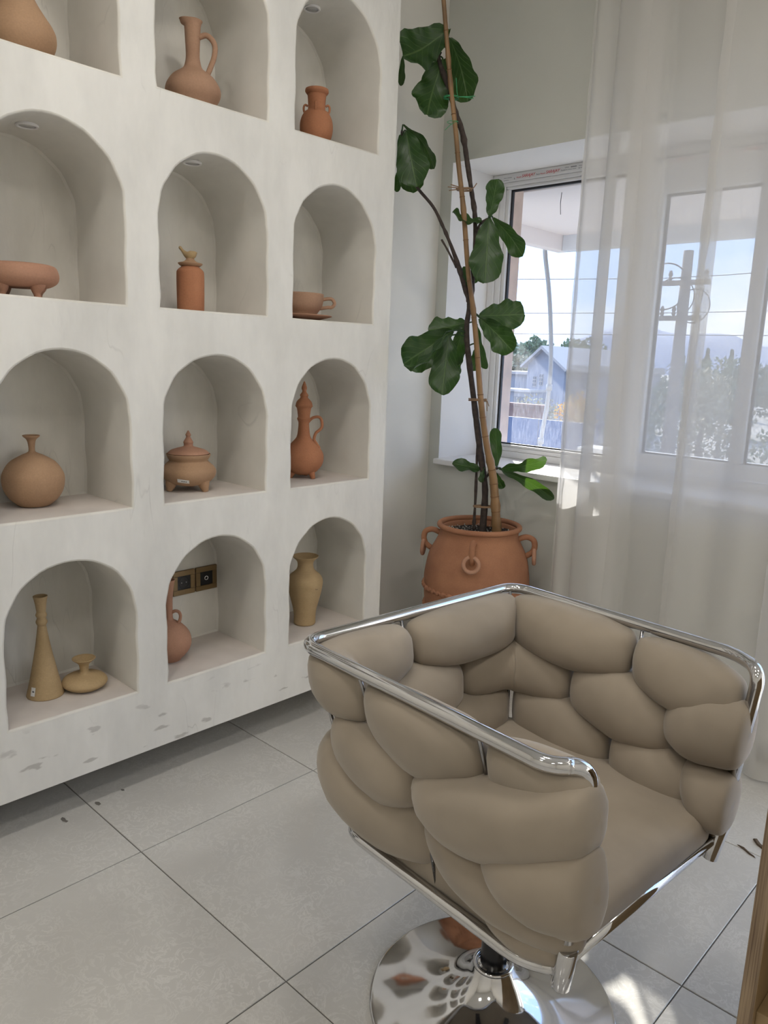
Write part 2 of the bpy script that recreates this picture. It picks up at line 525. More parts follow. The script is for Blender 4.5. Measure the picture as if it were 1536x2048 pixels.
eb.inputs['Emission Strength'].default_value = 4.0
M['added_lamp_glow'] = em
M['smudge'] = plain('dirt_smudge', (0.16, 0.15, 0.135), 0.9)
M['debris'] = plain('dry_leaf', (0.10, 0.07, 0.045), 0.8)

# ---------------------------------------------------------------- helpers
def mk(name, verts, faces, mat, parent=None, smooth=False, uvs=None):
    me = bpy.data.meshes.new(name)
    me.from_pydata([tuple(v) for v in verts], [], faces)
    if smooth:
        me.polygons.foreach_set('use_smooth', [True] * len(me.polygons))
    if uvs is not None:
        ul = me.uv_layers.new(name='UVMap')
        for lp in me.loops:
            ul.data[lp.index].uv = uvs[lp.vertex_index]
    me.materials.append(M[mat] if isinstance(mat, str) else mat)
    me.validate()
    me.update()
    o = bpy.data.objects.new(name, me)
    COL.objects.link(o)
    if parent is not None:
        o.parent = parent
    return o


def tag(o, label=None, cat=None, group=None, kind=None):
    if label:
        o['label'] = label
    if cat:
        o['category'] = cat
    if group:
        o['group'] = group
    if kind:
        o['kind'] = kind
    return o


def thing(name, label, cat, loc=(0, 0, 0), rz=0.0, group=None):
    o = bpy.data.objects.new(name, None)
    o.empty_display_size = 0.05
    COL.objects.link(o)
    o.location = loc
    o.rotation_euler = (0, 0, rz)
    return tag(o, label, cat, group)


def struct_empty(name, loc=(0, 0, 0)):
    o = bpy.data.objects.new(name, None)
    o.empty_display_size = 0.05
    COL.objects.link(o)
    o.location = loc
    o['kind'] = 'structure'
    return o


class MB:
    """collects pieces of one mesh"""
    def __init__(self):
        self.v, self.f = [], []

    def add(self, v, f):
        k = len(self.v)
        self.v += [tuple(p) for p in v]
        self.f += [tuple(i + k for i in q) for q in f]
        return self

    def box(self, x0, x1, y0, y1, z0, z1):
        v = [(x0, y0, z0), (x1, y0, z0), (x1, y1, z0), (x0, y1, z0), (x0, y0, z1), (x1, y0, z1), (x1, y1, z1), (x0, y1, z1)]
        return self.add(v, [(0, 3, 2, 1), (4, 5, 6, 7), (0, 1, 5, 4), (1, 2, 6, 5), (2, 3, 7, 6), (3, 0, 4, 7)])

    def build(self, name, mat, parent=None, smooth=False):
        return mk(name, self.v, self.f, mat, parent, smooth)


def bevel(o, w=0.003, seg=2, angle=35):
    md = o.modifiers.new('bevel', 'BEVEL')
    md.width = w
    md.segments = seg
    md.limit_method = 'ANGLE'
    md.angle_limit = math.radians(angle)
    return o


def box(name, x0, x1, y0, y1, z0, z1, mat, parent=None, bw=0.0):
    o = MB().box(x0, x1, y0, y1, z0, z1).build(name, mat, parent)
    if bw:
        bevel(o, bw)
    return o


def catmull(pts, n):
    """dense samples of a Catmull-Rom curve through pts (tuples of any length)"""
    out = []
    P = [pts[0]] + list(pts) + [pts[-1]]
    for i in range(1, len(P) - 2):
        a, b, c, d = P[i - 1], P[i], P[i + 1], P[i + 2]
        for k in range(n):
            t = k / n
            out.append(tuple(0.5 * (2 * q + (r - p) * t + (2 * p - 5 * q + 4 * r - s) * t * t + (3 * q - p - 3 * r + s) * t ** 3)
                             for p, q, r, s in zip(a, b, c, d)))
    out.append(tuple(pts[-1]))
    return out


def tube_data(pts, rad, seg=10, closed=False, cap=True):
    """swept circle along pts; rad is a number or a list"""
    pts = [Vector(p[:3]) for p in pts]
    n = len(pts)
    rs = rad if isinstance(rad, (list, tuple)) else [rad] * n
    v, f = [], []
    ref = None
    for i, p in enumerate(pts):
        if closed:
            t = (pts[(i + 1) % n] - pts[i - 1]).normalized()
        else:
            t = (pts[min(i + 1, n - 1)] - pts[max(i - 1, 0)]).normalized()
        if ref is None:
            ref = Vector((0, 0, 1)) if abs(t.z) < 0.9 else Vector((1, 0, 0))
        a = (ref - t * ref.dot(t))
        if a.length < 1e-5:
            a = t.orthogonal()
        a.normalize()
        ref = a
        b = t.cross(a)
        for k in range(seg):
            w = 2 * math.pi * k / seg
            v.append(p + (a * math.cos(w) + b * math.sin(w)) * rs[i])
    m = n if closed else n - 1
    for i in range(m):
        j = (i + 1) % n
        for k in range(seg):
            k2 = (k + 1) % seg
            f.append((i * seg + k, j * seg + k, j * seg + k2, i * seg + k2))
    if cap and not closed:
        f.append(tuple(range(seg)))
        f.append(tuple((n - 1) * seg + k for k in reversed(range(seg))))
    return v, f


def tube(name, pts, rad, mat, parent=None, seg=10, closed=False):
    v, f = tube_data(pts, rad, seg, closed)
    return mk(name, v, f, mat, parent, True)


def torus(name, centre, R_, r_, axis_u, axis_v, mat, parent=None, n=28, seg=10):
    c, u, w = Vector(centre), Vector(axis_u).normalized(), Vector(axis_v).normalized()
    pts = [c + (u * math.cos(2 * math.pi * i / n) + w * math.sin(2 * math.pi * i / n)) * R_ for i in range(n)]
    return tube(name, pts, r_, mat, parent, seg, True)


def lathe_data(prof, seg=48, hollow=0.0, depth=0.6, close_bottom=True, close_top=False):
    """prof: (r, z) from the foot up; hollow > 0 turns the lip over and runs an inner wall down"""
    p = catmull(prof, 4)
    p = [(max(r, 0.0005), z) for r, z in p]
    if hollow:
        zt, zb = p[-1][1], p[0][1]
        zl = zt - (zt - zb) * depth
        inner = [(max(r - hollow, 0.0008), z) for r, z in p if z > zl + 0.001]
        rl, zt2 = p[-1]
        p = p + [(rl - hollow * 0.5, zt2 + hollow * 0.25)] + inner[::-1]
    v, f = [], []
    for r, z in p:
        for k in range(seg):
            a = 2 * math.pi * k / seg
            v.append((r * math.cos(a), r * math.sin(a), z))
    for i in range(len(p) - 1):
        for k in range(seg):
            k2 = (k + 1) % seg
            f.append((i * seg + k, i * seg + k2, (i + 1) * seg + k2, (i + 1) * seg + k))
    if close_bottom:
        f.append(tuple(reversed(range(seg))))
    if hollow or close_top:
        f.append(tuple((len(p) - 1) * seg + k for k in range(seg)))
    return v, f


def lathe(name, prof, mat, parent=None, seg=48, hollow=0.0, depth=0.6, close_top=False):
    v, f = lathe_data(prof, seg, hollow, depth, True, close_top)
    return mk(name, v, f, mat, parent, True)


def text_mesh(name, s, size, mat, parent, mw, shear=0.0):
    cu = bpy.data.curves.new(name + '_curve', 'FONT')
    cu.body = s
    cu.size = size
    cu.shear = shear
    cu.extrude = 0.0003
    tmp = bpy.data.objects.new(name + '_tmp', cu)
    COL.objects.link(tmp)
    bpy.context.view_layer.update()
    me = bpy.data.meshes.new_from_object(tmp.evaluated_get(bpy.context.evaluated_depsgraph_get()))
    bpy.data.objects.remove(tmp)
    bpy.data.curves.remove(cu)
    me.materials.clear()
    me.materials.append(M[mat])
    me.transform(mw)
    o = bpy.data.objects.new(name, me)
    COL.objects.link(o)
    o.parent = parent
    return o


# ---------------------------------------------------------------- the room
FILL_LAMPS = [(0.95, -1.0, 'round ceiling lamp nearest the niche wall and the window'),
         (0.95, -2.0, 'round ceiling lamp near the middle of the niche wall'),
         (0.95, -3.3, 'round ceiling lamp near the niche wall at the back of the room'),
         (2.35, -1.0, 'round ceiling lamp nearest the balcony door'),
         (2.35, -2.0, 'round ceiling lamp above the viewer'),
         (2.35, -3.3, 'round ceiling lamp at the back right of the room')]
XL, YW = -0.2825, 0.5874           # inner faces of the left wall and of the window wall
XR, YB, ZC = 3.35, -4.40, 2.95
WX0, WX1, WZ0, WZ1 = -0.2227, 1.46, 0.8719, 2.1072   # window opening
YG = 0.8725                        # inner face of the window frame
YO = 1.06                          # outer face of the wall

floor = MB().box(XL - 0.2, XR + 0.2, YB - 0.2, YW + 0.2, -0.12, -0.0025).build('floor', 'grout')
tag(floor, kind='structure')
TX, TY, T, G = 0.2687, -1.1669, 0.6, 0.0028


def tile_mesh():
    h, c = T / 2 - G / 2, 0.0012
    v, f = [], []
    for z, e in ((-0.010, 0), (-c, 0), (0.0, c)):
        v += [(-h + e, -h + e, z), (h - e, -h + e, z), (h - e, h - e, z), (-h + e, h - e, z)]
    for i in (0, 1):
        for k in range(4):
            k2 = (k + 1) % 4
            f.append((i * 4 + k, i * 4 + k2, (i + 1) * 4 + k2, (i + 1) * 4 + k))
    f += [(8, 9, 10, 11), (3, 2, 1, 0)]
    return v, f


tv, tf = tile_mesh()
first_tile = None
for i in range(-1, 6):
    for j in range(-7, 3):
        cx, cy = TX + T * (i - 0.5), TY + T * (j + 0.5)
        if cx - T / 2 < XL - 0.35 or cx + T / 2 > XR + 0.45 or cy + T / 2 > YW + 0.62 or cy - T / 2 < YB - 0.45:
            continue
        # cut the tiles at the walls
        x0, x1 = max(cx - T / 2 + G / 2, XL - 0.05), min(cx + T / 2 - G / 2, XR + 0.05)
        y0, y1 = max(cy - T / 2 + G / 2, YB - 0.05), min(cy + T / 2 - G / 2, YW + 0.05)
        if x1 - x0 < 0.02 or y1 - y0 < 0.02:
            continue
        if x1 - x0 > T - G - 1e-4 and y1 - y0 > T - G - 1e-4:
            if first_tile is None:
                first_tile = mk('tile', tv, tf, 'tile', floor)
                first_tile.location = (cx, cy, 0)
            else:
                o = first_tile.copy()
                COL.objects.link(o)
                o.parent = floor
                o.location = (cx, cy, 0)
        else:
            o = MB().box(x0 - cx, x1 - cx, y0 - cy, y1 - cy, -0.01, 0).build('tile', 'tile', floor)
            o.location = (cx, cy, 0)

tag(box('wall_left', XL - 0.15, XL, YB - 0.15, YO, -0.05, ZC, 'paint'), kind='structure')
tag(box('ceiling', XL - 0.15, XR + 0.15, YB - 0.15, YO, ZC, ZC + 0.15, 'ceil'), kind='structure')
DX0, DX1, DZ1 = 1.62, 3.12, 2.45    # opening of the added balcony door, in the same wall
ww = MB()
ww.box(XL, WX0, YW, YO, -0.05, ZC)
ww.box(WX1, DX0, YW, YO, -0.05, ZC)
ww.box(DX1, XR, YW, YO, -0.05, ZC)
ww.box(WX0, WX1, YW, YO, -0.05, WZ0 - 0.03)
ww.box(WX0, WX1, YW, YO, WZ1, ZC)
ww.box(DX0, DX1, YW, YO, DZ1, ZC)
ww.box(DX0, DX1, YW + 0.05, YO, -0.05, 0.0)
wwo = tag(ww.build('wall_window', 'paint_grey_shade'), kind='structure')
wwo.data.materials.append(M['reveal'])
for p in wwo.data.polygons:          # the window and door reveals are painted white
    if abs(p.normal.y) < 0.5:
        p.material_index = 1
tag(box('wall_back', XL, XR, YB - 0.15, YB, -0.05, ZC, 'paint'), kind='structure')
tag(box('wall_right', XR, XR + 0.15, YB - 0.15, YO, -0.05, ZC, 'paint'), kind='structure')
# unseen balcony door, added along the window wall to let in more light
door = struct_empty('added_door_1', ((DX0 + DX1) / 2, YG + 0.03, 0))
hw_ = (DX1 - DX0) / 2
fr = MB()
for xx in (-hw_ + 0.035, hw_ - 0.035):
    fr.box(xx - 0.035, xx + 0.035, -0.03, 0.03, 0, DZ1)
fr.box(-hw_, hw_, -0.03, 0.03, 0, 0.09)
fr.box(-hw_, hw_, -0.03, 0.03, DZ1 - 0.07, DZ1)
fr.build('added_door_frame', 'upvc', door)
mk('pane', [(-hw_ + 0.07, 0.0, 0.09), (hw_ - 0.07, 0.0, 0.09), (hw_ - 0.07, 0.0, DZ1 - 0.07), (-hw_ + 0.07, 0.0, DZ1 - 0.07)], [(0, 1, 2, 3)], 'glass', door)
tag(box('baseboard_window', XL, DX0, YW - 0.012, YW, 0.0, 0.058, 'skirting', bw=0.002), kind='structure')
tag(box('baseboard_left', XL, XL + 0.012, YB, YW - 0.012, 0.0, 0.058, 'skirting', bw=0.002), kind='structure')
portal('window_portal', ((WX0 + WX1) / 2, YO + 0.01, (WZ0 + WZ1) / 2), (0, -1, 0), WX1 - WX0, WZ1 - WZ0)
portal('added_door_portal', ((DX0 + DX1) / 2, YO + 0.01, DZ1 / 2), (0, -1, 0), DX1 - DX0, DZ1)

# unseen ceiling lamps, added to lift the light in the room
def added_ceiling_lamp(x, y, label):
    o = thing('added_ceiling_lamp', label, 'lamp', (x, y, ZC), 0, 'round ceiling lamps')
    lathe('housing', [(0.150, 0.0), (0.156, -0.02), (0.152, -0.035), (0.136, -0.037)], 'upvc', o, 40)
    lathe('diffuser', [(0.135, -0.030), (0.135, -0.0335)], 'added_lamp_glow', o, 40, close_top=True)
    d = bpy.data.lights.new('fill_light', 'AREA')
    d.shape = 'DISK'
    d.size = 0.27
    d.energy = LAMP
    d.color = (1.0, 0.95, 0.88)
    l = bpy.data.objects.new('fill_light', d)
    COL.objects.link(l)
    l.parent = o
    l.location = (0, 0, -0.04)
    return o


for lx, ly, lab in FILL_LAMPS:
    added_ceiling_lamp(lx, ly, lab)

# ---------------------------------------------------------------- window
win = struct_empty('window_1', (0, YG, 0))
box('window_sill', WX0 - 0.001, WX1 + 0.03, YW - 0.038 - YG, 0.03, WZ0 - 0.024, WZ0, 'stone', win, 0.004)
FD = 0.065
AG0, AG1 = -0.141, 0.452            # fixed pane
BG0, BG1 = 0.583, 0.930             # opening sash glass
CG0, CG1 = 0.978, 1.34
GT, GB = 2.045, 0.9313
SGT, SGB = 1.945, 0.963
frm = MB()


def ring(mb, x0, x1, z0, z1, gx0, gx1, gz0, gz1, y0, y1):
    mb.box(x0, x1, y0, y1, gz1, z1)
    mb.box(x0, x1, y0, y1, z0, gz0)
    mb.box(x0, gx0, y0, y1, gz0, gz1)
    mb.box(gx1, x1, y0, y1, gz0, gz1)


# outer frame and mullions, stepped like an extruded profile
ring(frm, WX0, WX1, WZ0, WZ1, WX0 + 0.036, WX1 - 0.036, WZ0 + 0.03, WZ1 - 0.034, 0.0, FD)
ring(frm, WX0 + 0.036, AG1 + 0.05, WZ0 + 0.03, WZ1 - 0.034, AG0 - 0.018, AG1 + 0.018, GB - 0.012, GT + 0.012, 0.008, FD)
frm.box(AG1 + 0.05, AG1 + 0.062, 0.0, FD, WZ0 + 0.03, WZ1 - 0.034)
frm.box(CG1 + 0.03, WX1 - 0.03, 0.004, FD, WZ0 + 0.03, WZ1 - 0.034)
bevel(frm.build('frame', 'upvc', win), 0.003)
bead = MB()
ring(bead, AG0 - 0.018, AG1 + 0.018, GB - 0.012, GT + 0.012, AG0, AG1, GB, GT, 0.016, FD - 0.01)
bevel(bead.build('glazing_bead', 'upvc', win), 0.003)
sash = MB()
ring(sash, AG1 + 0.060, CG1 + 0.03, WZ0 + 0.036, WZ1 - 0.040, BG0, CG1, SGB, SGT, -0.012, FD - 0.012)
sash.box(BG1, CG0, -0.008, FD - 0.012, SGB, SGT)
bevel(sash.build('sash', 'upvc', win), 0.003)
for nm, a, b_, z0, z1, y in (('pane', AG0, AG1, GB, GT, 0.034), ('pane', BG0, BG1, SGB, SGT, 0.020), ('pane', CG0, CG1, SGB, SGT, 0.020)):
    gs = MB()
    ring(gs, a, b_, z0, z1, a + 0.008, b_ - 0.008, z0 + 0.006, z1 - 0.008, y - 0.004, y + 0.010)
    gs.build('gasket', 'gasket', win)
    # one sheet of glass
    mk(nm, [(a, y + 0.003, z0), (b_, y + 0.003, z0), (b_, y + 0.003, z1), (a, y + 0.003, z1)], [(0, 1, 2, 3)], 'glass', win)
hd = MB()
hd.box(0.484, 0.512, -0.022, -0.012, 1.375, 1.455)
v, f = tube_data([(0.498, -0.02, 1.43), (0.498, -0.05, 1.43), (0.496, -0.056, 1.41), (0.486, -0.058, 1.33), (0.480, -0.056, 1.29)], [0.009, 0.009, 0.010, 0.009, 0.007], 10)
hd.add(v, f)
bevel(hd.build('sash_handle', 'upvc', win), 0.002)


def frame_text(name, s, x, z, width, height, mat, shear=0.0, y=-0.0006):
    """lettering printed on the frame, fitted to a width and a height"""
    o = text_mesh(name, s, 1.0, mat, win, Matrix.Identity(4), shear)
    xs = [p.co.x for p in o.data.vertices]
    ys = [p.co.y for p in o.data.vertices]
    sx, sy = width / (max(xs) - min(xs)), height / (max(ys) - min(ys))
    for p in o.data.vertices:
        p.co = ((p.co.x - min(xs)) * sx + x, y - (0.0002 if p.co.z > 0 else -0.0004), (p.co.y - min(ys)) * sy + z)
    return o


for x0, yy in ((-0.0715, -0.0006), (0.048, -0.0006), (0.617, -0.0126), (0.736, -0.0126), (0.856, -0.0126), (1.1, -0.0126)):
    z0 = 2.0795 if yy > -0.01 else 2.0745 - 0.014
    z0 = z0 if yy > -0.01 else 2.0475
    frame_text('print_royal', 'Royal', x0 - 0.0265, z0 + 0.003, 0.0225, 0.0065, 'red_print', 0.1, yy)
    frame_text('print_brand', 'SARAJAY', x0, z0, 0.068, 0.0155, 'red_print', 0.3, yy)
    frame_text('print_tech', 'Tech', x0 + 0.0705, z0 + 0.0035, 0.0185, 0.006, 'grey_print', 0.1, yy)
frame_text('print_profile', 'UPVC', 0.1375, 2.0925, 0.020, 0.0045, 'grey_print')
bars = MB()
for x0, x1, z0, z1 in ((0.165, 0.192, 2.0925, 2.0965), (0.1375, 0.150, 2.0850, 2.0866), (0.152, 0.172, 2.0850, 2.0866), (0.174, 0.190, 2.0850, 2.0866), (0.202, 0.216, 2.0935, 2.0952), (0.202, 0.206, 2.0835, 2.0875), (0.209, 0.220, 2.0850, 2.0866), (-0.165, -0.150, 2.0890, 2.0908), (-0.147, -0.125, 2.0890, 2.0908), (-0.165, -0.140, 2.0795, 2.0810), (-0.1115, -0.1085, 2.0800, 2.0860)):
    bars.box(x0, x1, -0.0007, 0.0002, z0, z1)
bars.build('print_dashes', 'grey_print', win)

# ---------------------------------------------------------------- plaster display wall with arched niches
COLS = [(-1.8485, -1.4865), (-1.3805, -1.0192), (-0.9156, -0.5536), (-0.4469, -0.0866)]
ROWS = [0.316, 0.8662, 1.4165, 1.9749]
NH, SPR = 0.4245, 0.242
YEND, ZBOT, ZTOP, YFAR = 0.0, 0.1173, 2.62, -1.955
shelf = thing('niche_shelf', 'white plastered display wall of arched niches hovering above the tiled floor', 'shelf', (0, -0.98, ZBOT))
SO = Vector((0, -0.98, ZBOT))
rng = random.Random(5)


def arch(y0, y1, z, grow=0.0, wob=None):
    """outline of a niche opening, anticlockwise from the lower left, in the y-z plane"""
    c, r = (y0 + y1) / 2, (y1 - y0) / 2 + grow
    zs, zt = z + SPR, z + NH + grow
    pts = []
    n = 7
    lo = z - grow
    for k in range(n):
        pts.append((c - r + 2 * r * k / n, lo))
    for k in range(n):
        pts.append((c + r, lo + (zs - lo) * k / n))
    na = 28
    for k in range(na):
        a = math.pi * k / na
        pts.append((c + r * math.cos(a), zs + (zt - zs) * math.sin(a)))
    for k in range(n):
        pts.append((c - r, zs + (lo - zs) * k / n))
    if wob:
        pts = [(p[0] + 0.0016 * math.sin(wob + 5 * i / 3.1) + 0.0012 * math.sin(wob * 2 + i / 2.3), p[1] + 0.0013 * math.sin(wob * 3 + i / 2.7)) for i, p in enumerate(pts)]
    return pts


yb = [YFAR] + [(COLS[i][1] + COLS[i + 1][0]) / 2 for i in range(3)] + [YEND]
zb = [ZBOT] + [ROWS[i + 1] - 0.062 for i in range(3)] + [ZTOP]
front = MB()
RIM = 0.006
for ci, (y0, y1) in enumerate(COLS):
    for ri, z in enumerate(ROWS):
        wob = rng.uniform(0.5, 6)
        out = arch(y0, y1, z, RIM, wob)
        cy, cz = (y0 + y1) / 2, z + NH * 0.48
        ya, yb_, za, zb_ = yb[ci], yb[ci + 1], zb[ri], zb[ri + 1]
        corners = [(ya, za), (yb_, za), (yb_, zb_), (ya, zb_)]
        rect = []
        for p in out:
            d = Vector((p[0] - cy, p[1] - cz))
            ts = []
            if abs(d.x) > 1e-9:
                ts.append(((yb_ if d.x > 0 else ya) - cy) / d.x)
            if abs(d.y) > 1e-9:
                ts.append(((zb_ if d.y > 0 else za) - cz) / d.y)
            t = min(ts)
            rect.append([cy + d.x * t, cz + d.y * t])
        for cn in corners:
            k = min(range(len(rect)), key=lambda i: (rect[i][0] - cn[0]) ** 2 + (rect[i][1] - cn[1]) ** 2)
            rect[k] = list(cn)
        n = len(out)
        vv = [Vector((0, p[0], p[1])) - SO for p in out] + [Vector((0, p[0], p[1])) - SO for p in rect]
        ff = [(i, n + i, n + (i + 1) % n, (i + 1) % n) for i in range(n)]
        front.add(vv, ff)
        # alcove lining with a softly rounded arris
        rings = []
        for k in range(4):
            a = math.pi / 2 * k / 3
            gr = RIM * (1 - math.sin(a))
            rings.append((-RIM * (1 - math.cos(a)), arch(y0, y1, z, gr, wob)))
        rings.append((-0.14, arch(y0, y1, z, 0, wob)))
        rings.append((-0.270, arch(y0, y1, z, 0.0, wob)))
        rings.append((-0.276, arch(y0, y1, z, -0.006, wob)))
        lv, lf = [], []
        for x, pp in rings:
            lv += [Vector((x, p[0], p[1])) - SO for p in pp]
        for r_ in range(len(rings) - 1):
            for i in range(n):
                j = (i + 1) % n
                lf.append((r_ * n + i, r_ * n + j, (r_ + 1) * n + j, (r_ + 1) * n + i))
        lf.append(tuple((len(rings) - 1) * n + i for i in range(n)))
        al = mk('niche', lv, lf, 'plaster_in_shade', shelf, True)
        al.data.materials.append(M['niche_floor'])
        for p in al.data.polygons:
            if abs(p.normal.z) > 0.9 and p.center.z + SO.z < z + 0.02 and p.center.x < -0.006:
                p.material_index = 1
        al.modifiers.new('split', 'EDGE_SPLIT').split_angle = math.radians(38)
# outer faces of the unit
for q in ([(0, YEND, ZBOT), (XL + 0.001, YEND, ZBOT), (XL + 0.001, YEND, ZTOP), (0, YEND, ZTOP)],
          [(0, YFAR, ZBOT), (0, YFAR, ZTOP), (XL + 0.001, YFAR, ZTOP), (XL + 0.001, YFAR, ZBOT)],
          [(0, YFAR, ZBOT), (XL + 0.001, YFAR, ZBOT), (XL + 0.001, YEND, ZBOT), (0, YEND, ZBOT)],
          [(0, YFAR, ZTOP), (0, YEND, ZTOP), (XL + 0.001, YEND, ZTOP), (XL + 0.001, YFAR, ZTOP)]):
    front.add([Vector(p) - SO for p in q], [(0, 1, 2, 3)])
front.build('plaster_front', 'plaster', shelf)

# recessed downlights in the crowns of three niches
for (x, y, z), lab in (((-0.135, -1.2, 1.4165 + NH), 'small recessed spotlight in the niche above the footed clay bowl'),
                       ((-0.120, -0.7346, 1.4165 + NH), 'small recessed spotlight in the niche above the bird-lidded canister'),
                       ((-0.141, -0.268, 1.9749 + NH), 'small recessed spotlight in the niche above the four-eared clay jar')):
    d = thing('recessed_spotlight', lab, 'spotlight', (x, y, z - 0.006), 0, 'niche spotlights')
    lathe('ring', [(0.021, 0.004), (0.0215, 0.0), (0.026, -0.001), (0.0275, 0.001), (0.0275, 0.006)], 'upvc', d, 28)
    lathe('lens', [(0.0205, 0.0015), (0.0205, 0.003)], 'lens', d, 24, close_top=True)

# two switch plates at the back of a low niche
for (yc, lab, kind) in ((-0.602, 'bronze-framed black plate with a small white ring on it', 0), (-0.6915, 'bronze-framed black power socket partly behind the tall-necked bottle', 1)):
    p = thing('wall_socket', lab, 'socket', (-0.276, yc, 0.524), 0)
    fm = MB()
    for a in ((-0.0425, 0.0425, 0.024, 0.0425), (-0.0425, 0.0425, -0.0425, -0.024), (-0.0425, -0.025, -0.024, 0.024), (0.025, 0.0425, -0.024, 0.024)):
        fm.box(0.0, 0.009, a[0], a[1], a[2], a[3])
    bevel(fm.build('frame', 'bronze', p), 0.0015)
    box('insert', 0.0, 0.0065, -0.025, 0.025, -0.025, 0.025, 'socket_black', p)
    if kind == 0:
        torus('ring_mark', (0.0068, 0.0, 0.0), 0.0065, 0.0012, (0, 1, 0), (0, 0, 1), 'white_mark', p, 24, 6)
    else:
        torus('socket_rim', (0.0062, 0.0, 0.0), 0.0195, 0.0012, (0, 1, 0), (0, 0, 1), 'socket_black', p, 28, 6)
        for s in (-1, 1):
            v, f = tube_data([(0.0062, s * 0.009, 0), (0.0075, s * 0.009, 0)], 0.0025, 10)
            mk('contact', v, f, 'grey_print', p)

# ---------------------------------------------------------------- pottery
CR = Vector((0.7233, 0.6896, 0)).normalized()     # the side on which handles stick out


def loop(pts, rad, mat, parent, name='handle', d=CR, n=4, seg=10):
    dense = catmull([(*(d * a)[:2], z) for a, z in pts], n)
    return tube(name, dense, rad, mat, parent, seg)


v1 = thing('vase', 'large tan clay vase cut off at the upper left corner', 'vase', (-0.14, -1.2039, 1.9749))
lathe('body', [(0.0517, 0.0), (0.0772, 0.0387), (0.0831, 0.0665), (0.0768, 0.0887), (0.0571, 0.1173), (0.04, 0.1447), (0.0266, 0.1773), (0.0265, 0.2011), (0.0313, 0.2097)], 'clay_tan', v1, hollow=0.005)

v2 = thing('jug', 'pinkish long-necked clay jug with a looped handle, in the top row', 'jug', (-0.14, -0.7156, 1.9749))
pr2 = [(0.0495, 0.0), (0.0668, 0.0323), (0.0755, 0.047), (0.079, 0.063), (0.0738, 0.0803), (0.0592, 0.1002), (0.0404, 0.1135), (0.0274, 0.124), (0.0216, 0.1398), (0.0194, 0.1608), (0.0215, 0.2052), (0.0235, 0.236), (0.0285, 0.248)]
bv, bf = lathe_data(pr2, 48, 0.004)
bv = [(x + (-0.008 if z > 0.236 else 0) * max(0, -(x * CR.x + y * CR.y)) * 40 * CR.x, y - 0.008 * (1 if z > 0.236 else 0) * max(0, -(x * CR.x + y * CR.y)) * 40 * CR.y, z + (0.004 if z > 0.244 else 0) * max(0, -(x * CR.x + y * CR.y)) * 36) for x, y, z in bv]
mk('body', bv, bf, 'clay_pink', v2, True)
loop([(0.018, 0.206), (0.0386, 0.2117), (0.0557, 0.2006), (0.0641, 0.1813), (0.0611, 0.155), (0.0508, 0.1284), (0.038, 0.1)], 0.0078, 'clay_pink', v2)

v3 = thing('jar', 'small orange terracotta jar with four little ears on its shoulder', 'jar', (-0.14, -0.2413, 1.9749))
lathe('body', [(0.0335, 0.0), (0.0401, 0.0189), (0.0505, 0.042), (0.0545, 0.0606), (0.0545, 0.0807), (0.0499, 0.1), (0.0399, 0.1168), (0.0290, 0.1265), (0.0306, 0.1667), (0.0339, 0.1728), (0.0389, 0.180), (0.038, 0.1876)], 'clay_red', v3, hollow=0.004)
for k in range(4):
    a = math.atan2(CR.y, CR.x) + math.pi / 2 * k
    d = Vector((math.cos(a), math.sin(a), 0))
    loop([(0.030, 0.136), (0.037, 0.140), (0.0425, 0.134), (0.0425, 0.122), (0.038, 0.113)], 0.0036, 'clay_red', v3, 'ear', d)

v4 = thing('bowl', 'low reddish clay bowl on short feet at the left edge', 'bowl', (-0.14, -1.2357, 1.4165))
lathe('body', [(0.004, 0.027), (0.04, 0.0275), (0.0667, 0.0305), (0.0871, 0.0418), (0.0935, 0.0578), (0.0897, 0.0757), (0.0842, 0.0828), (0.080, 0.0840)], 'clay_rose', v4, hollow=0.006, depth=0.7)
for k in range(4):
    a = math.radians(20 + 90 * k)
    d = Vector((math.cos(a), math.sin(a), 0))
    v, f = tube_data(catmull([tuple(d * 0.060 + Vector((0, 0, 0.040))), tuple(d * 0.056 + Vector((0, 0, 0.022))), tuple(d * 0.057 + Vector((0, 0, 0.010))), tuple(d * 0.060 + Vector((0, 0, 0.0005)))], 4), [0.020, 0.0195, 0.019, 0.017, 0.0145, 0.0125, 0.011, 0.0095, 0.0088, 0.0085, 0.0085, 0.0085, 0.0085], 12)
    mk('foot', v, f, 'clay_rose', v4, True)

v5 = thing('canister', 'orange clay canister with a little bird on its lid', 'canister', (-0.14, -0.7331, 1.4165))
lathe('body', [(0.0395, 0.0), (0.0402, 0.018), (0.0408, 0.0648), (0.0407, 0.1113), (0.0376, 0.1215), (0.0301, 0.1287), (0.0256, 0.1325)], 'clay_red', v5, hollow=0.004, depth=0.2)
ld = lathe('lid', [(0.024, 0.1325), (0.030, 0.1345), (0.0355, 0.1395), (0.0350, 0.1425), (0.022, 0.1455), (0.014, 0.151), (0.0115, 0.156)], 'clay_tan', v5, 40, close_top=True)
# the bird: one body swept from beak to raised tail
bird = []
for a, z, r in ((0.021, 0.171, 0.0012), (0.0185, 0.1715, 0.0045), (0.014, 0.170, 0.0085), (0.006, 0.1665, 0.0125), (-0.004, 0.165, 0.0125), (-0.012, 0.168, 0.009), (-0.019, 0.174, 0.0055), (-0.025, 0.181, 0.0042), (-0.030, 0.187, 0.0046), (-0.032, 0.1895, 0.002)):
    bird.append((*(CR * a)[:2], z, r))
bd = catmull(bird, 3)
v, f = tube_data(bd, [q[3] for q in bd], 12)
mk('bird_knob', v, f, 'clay_buff', v5, True)

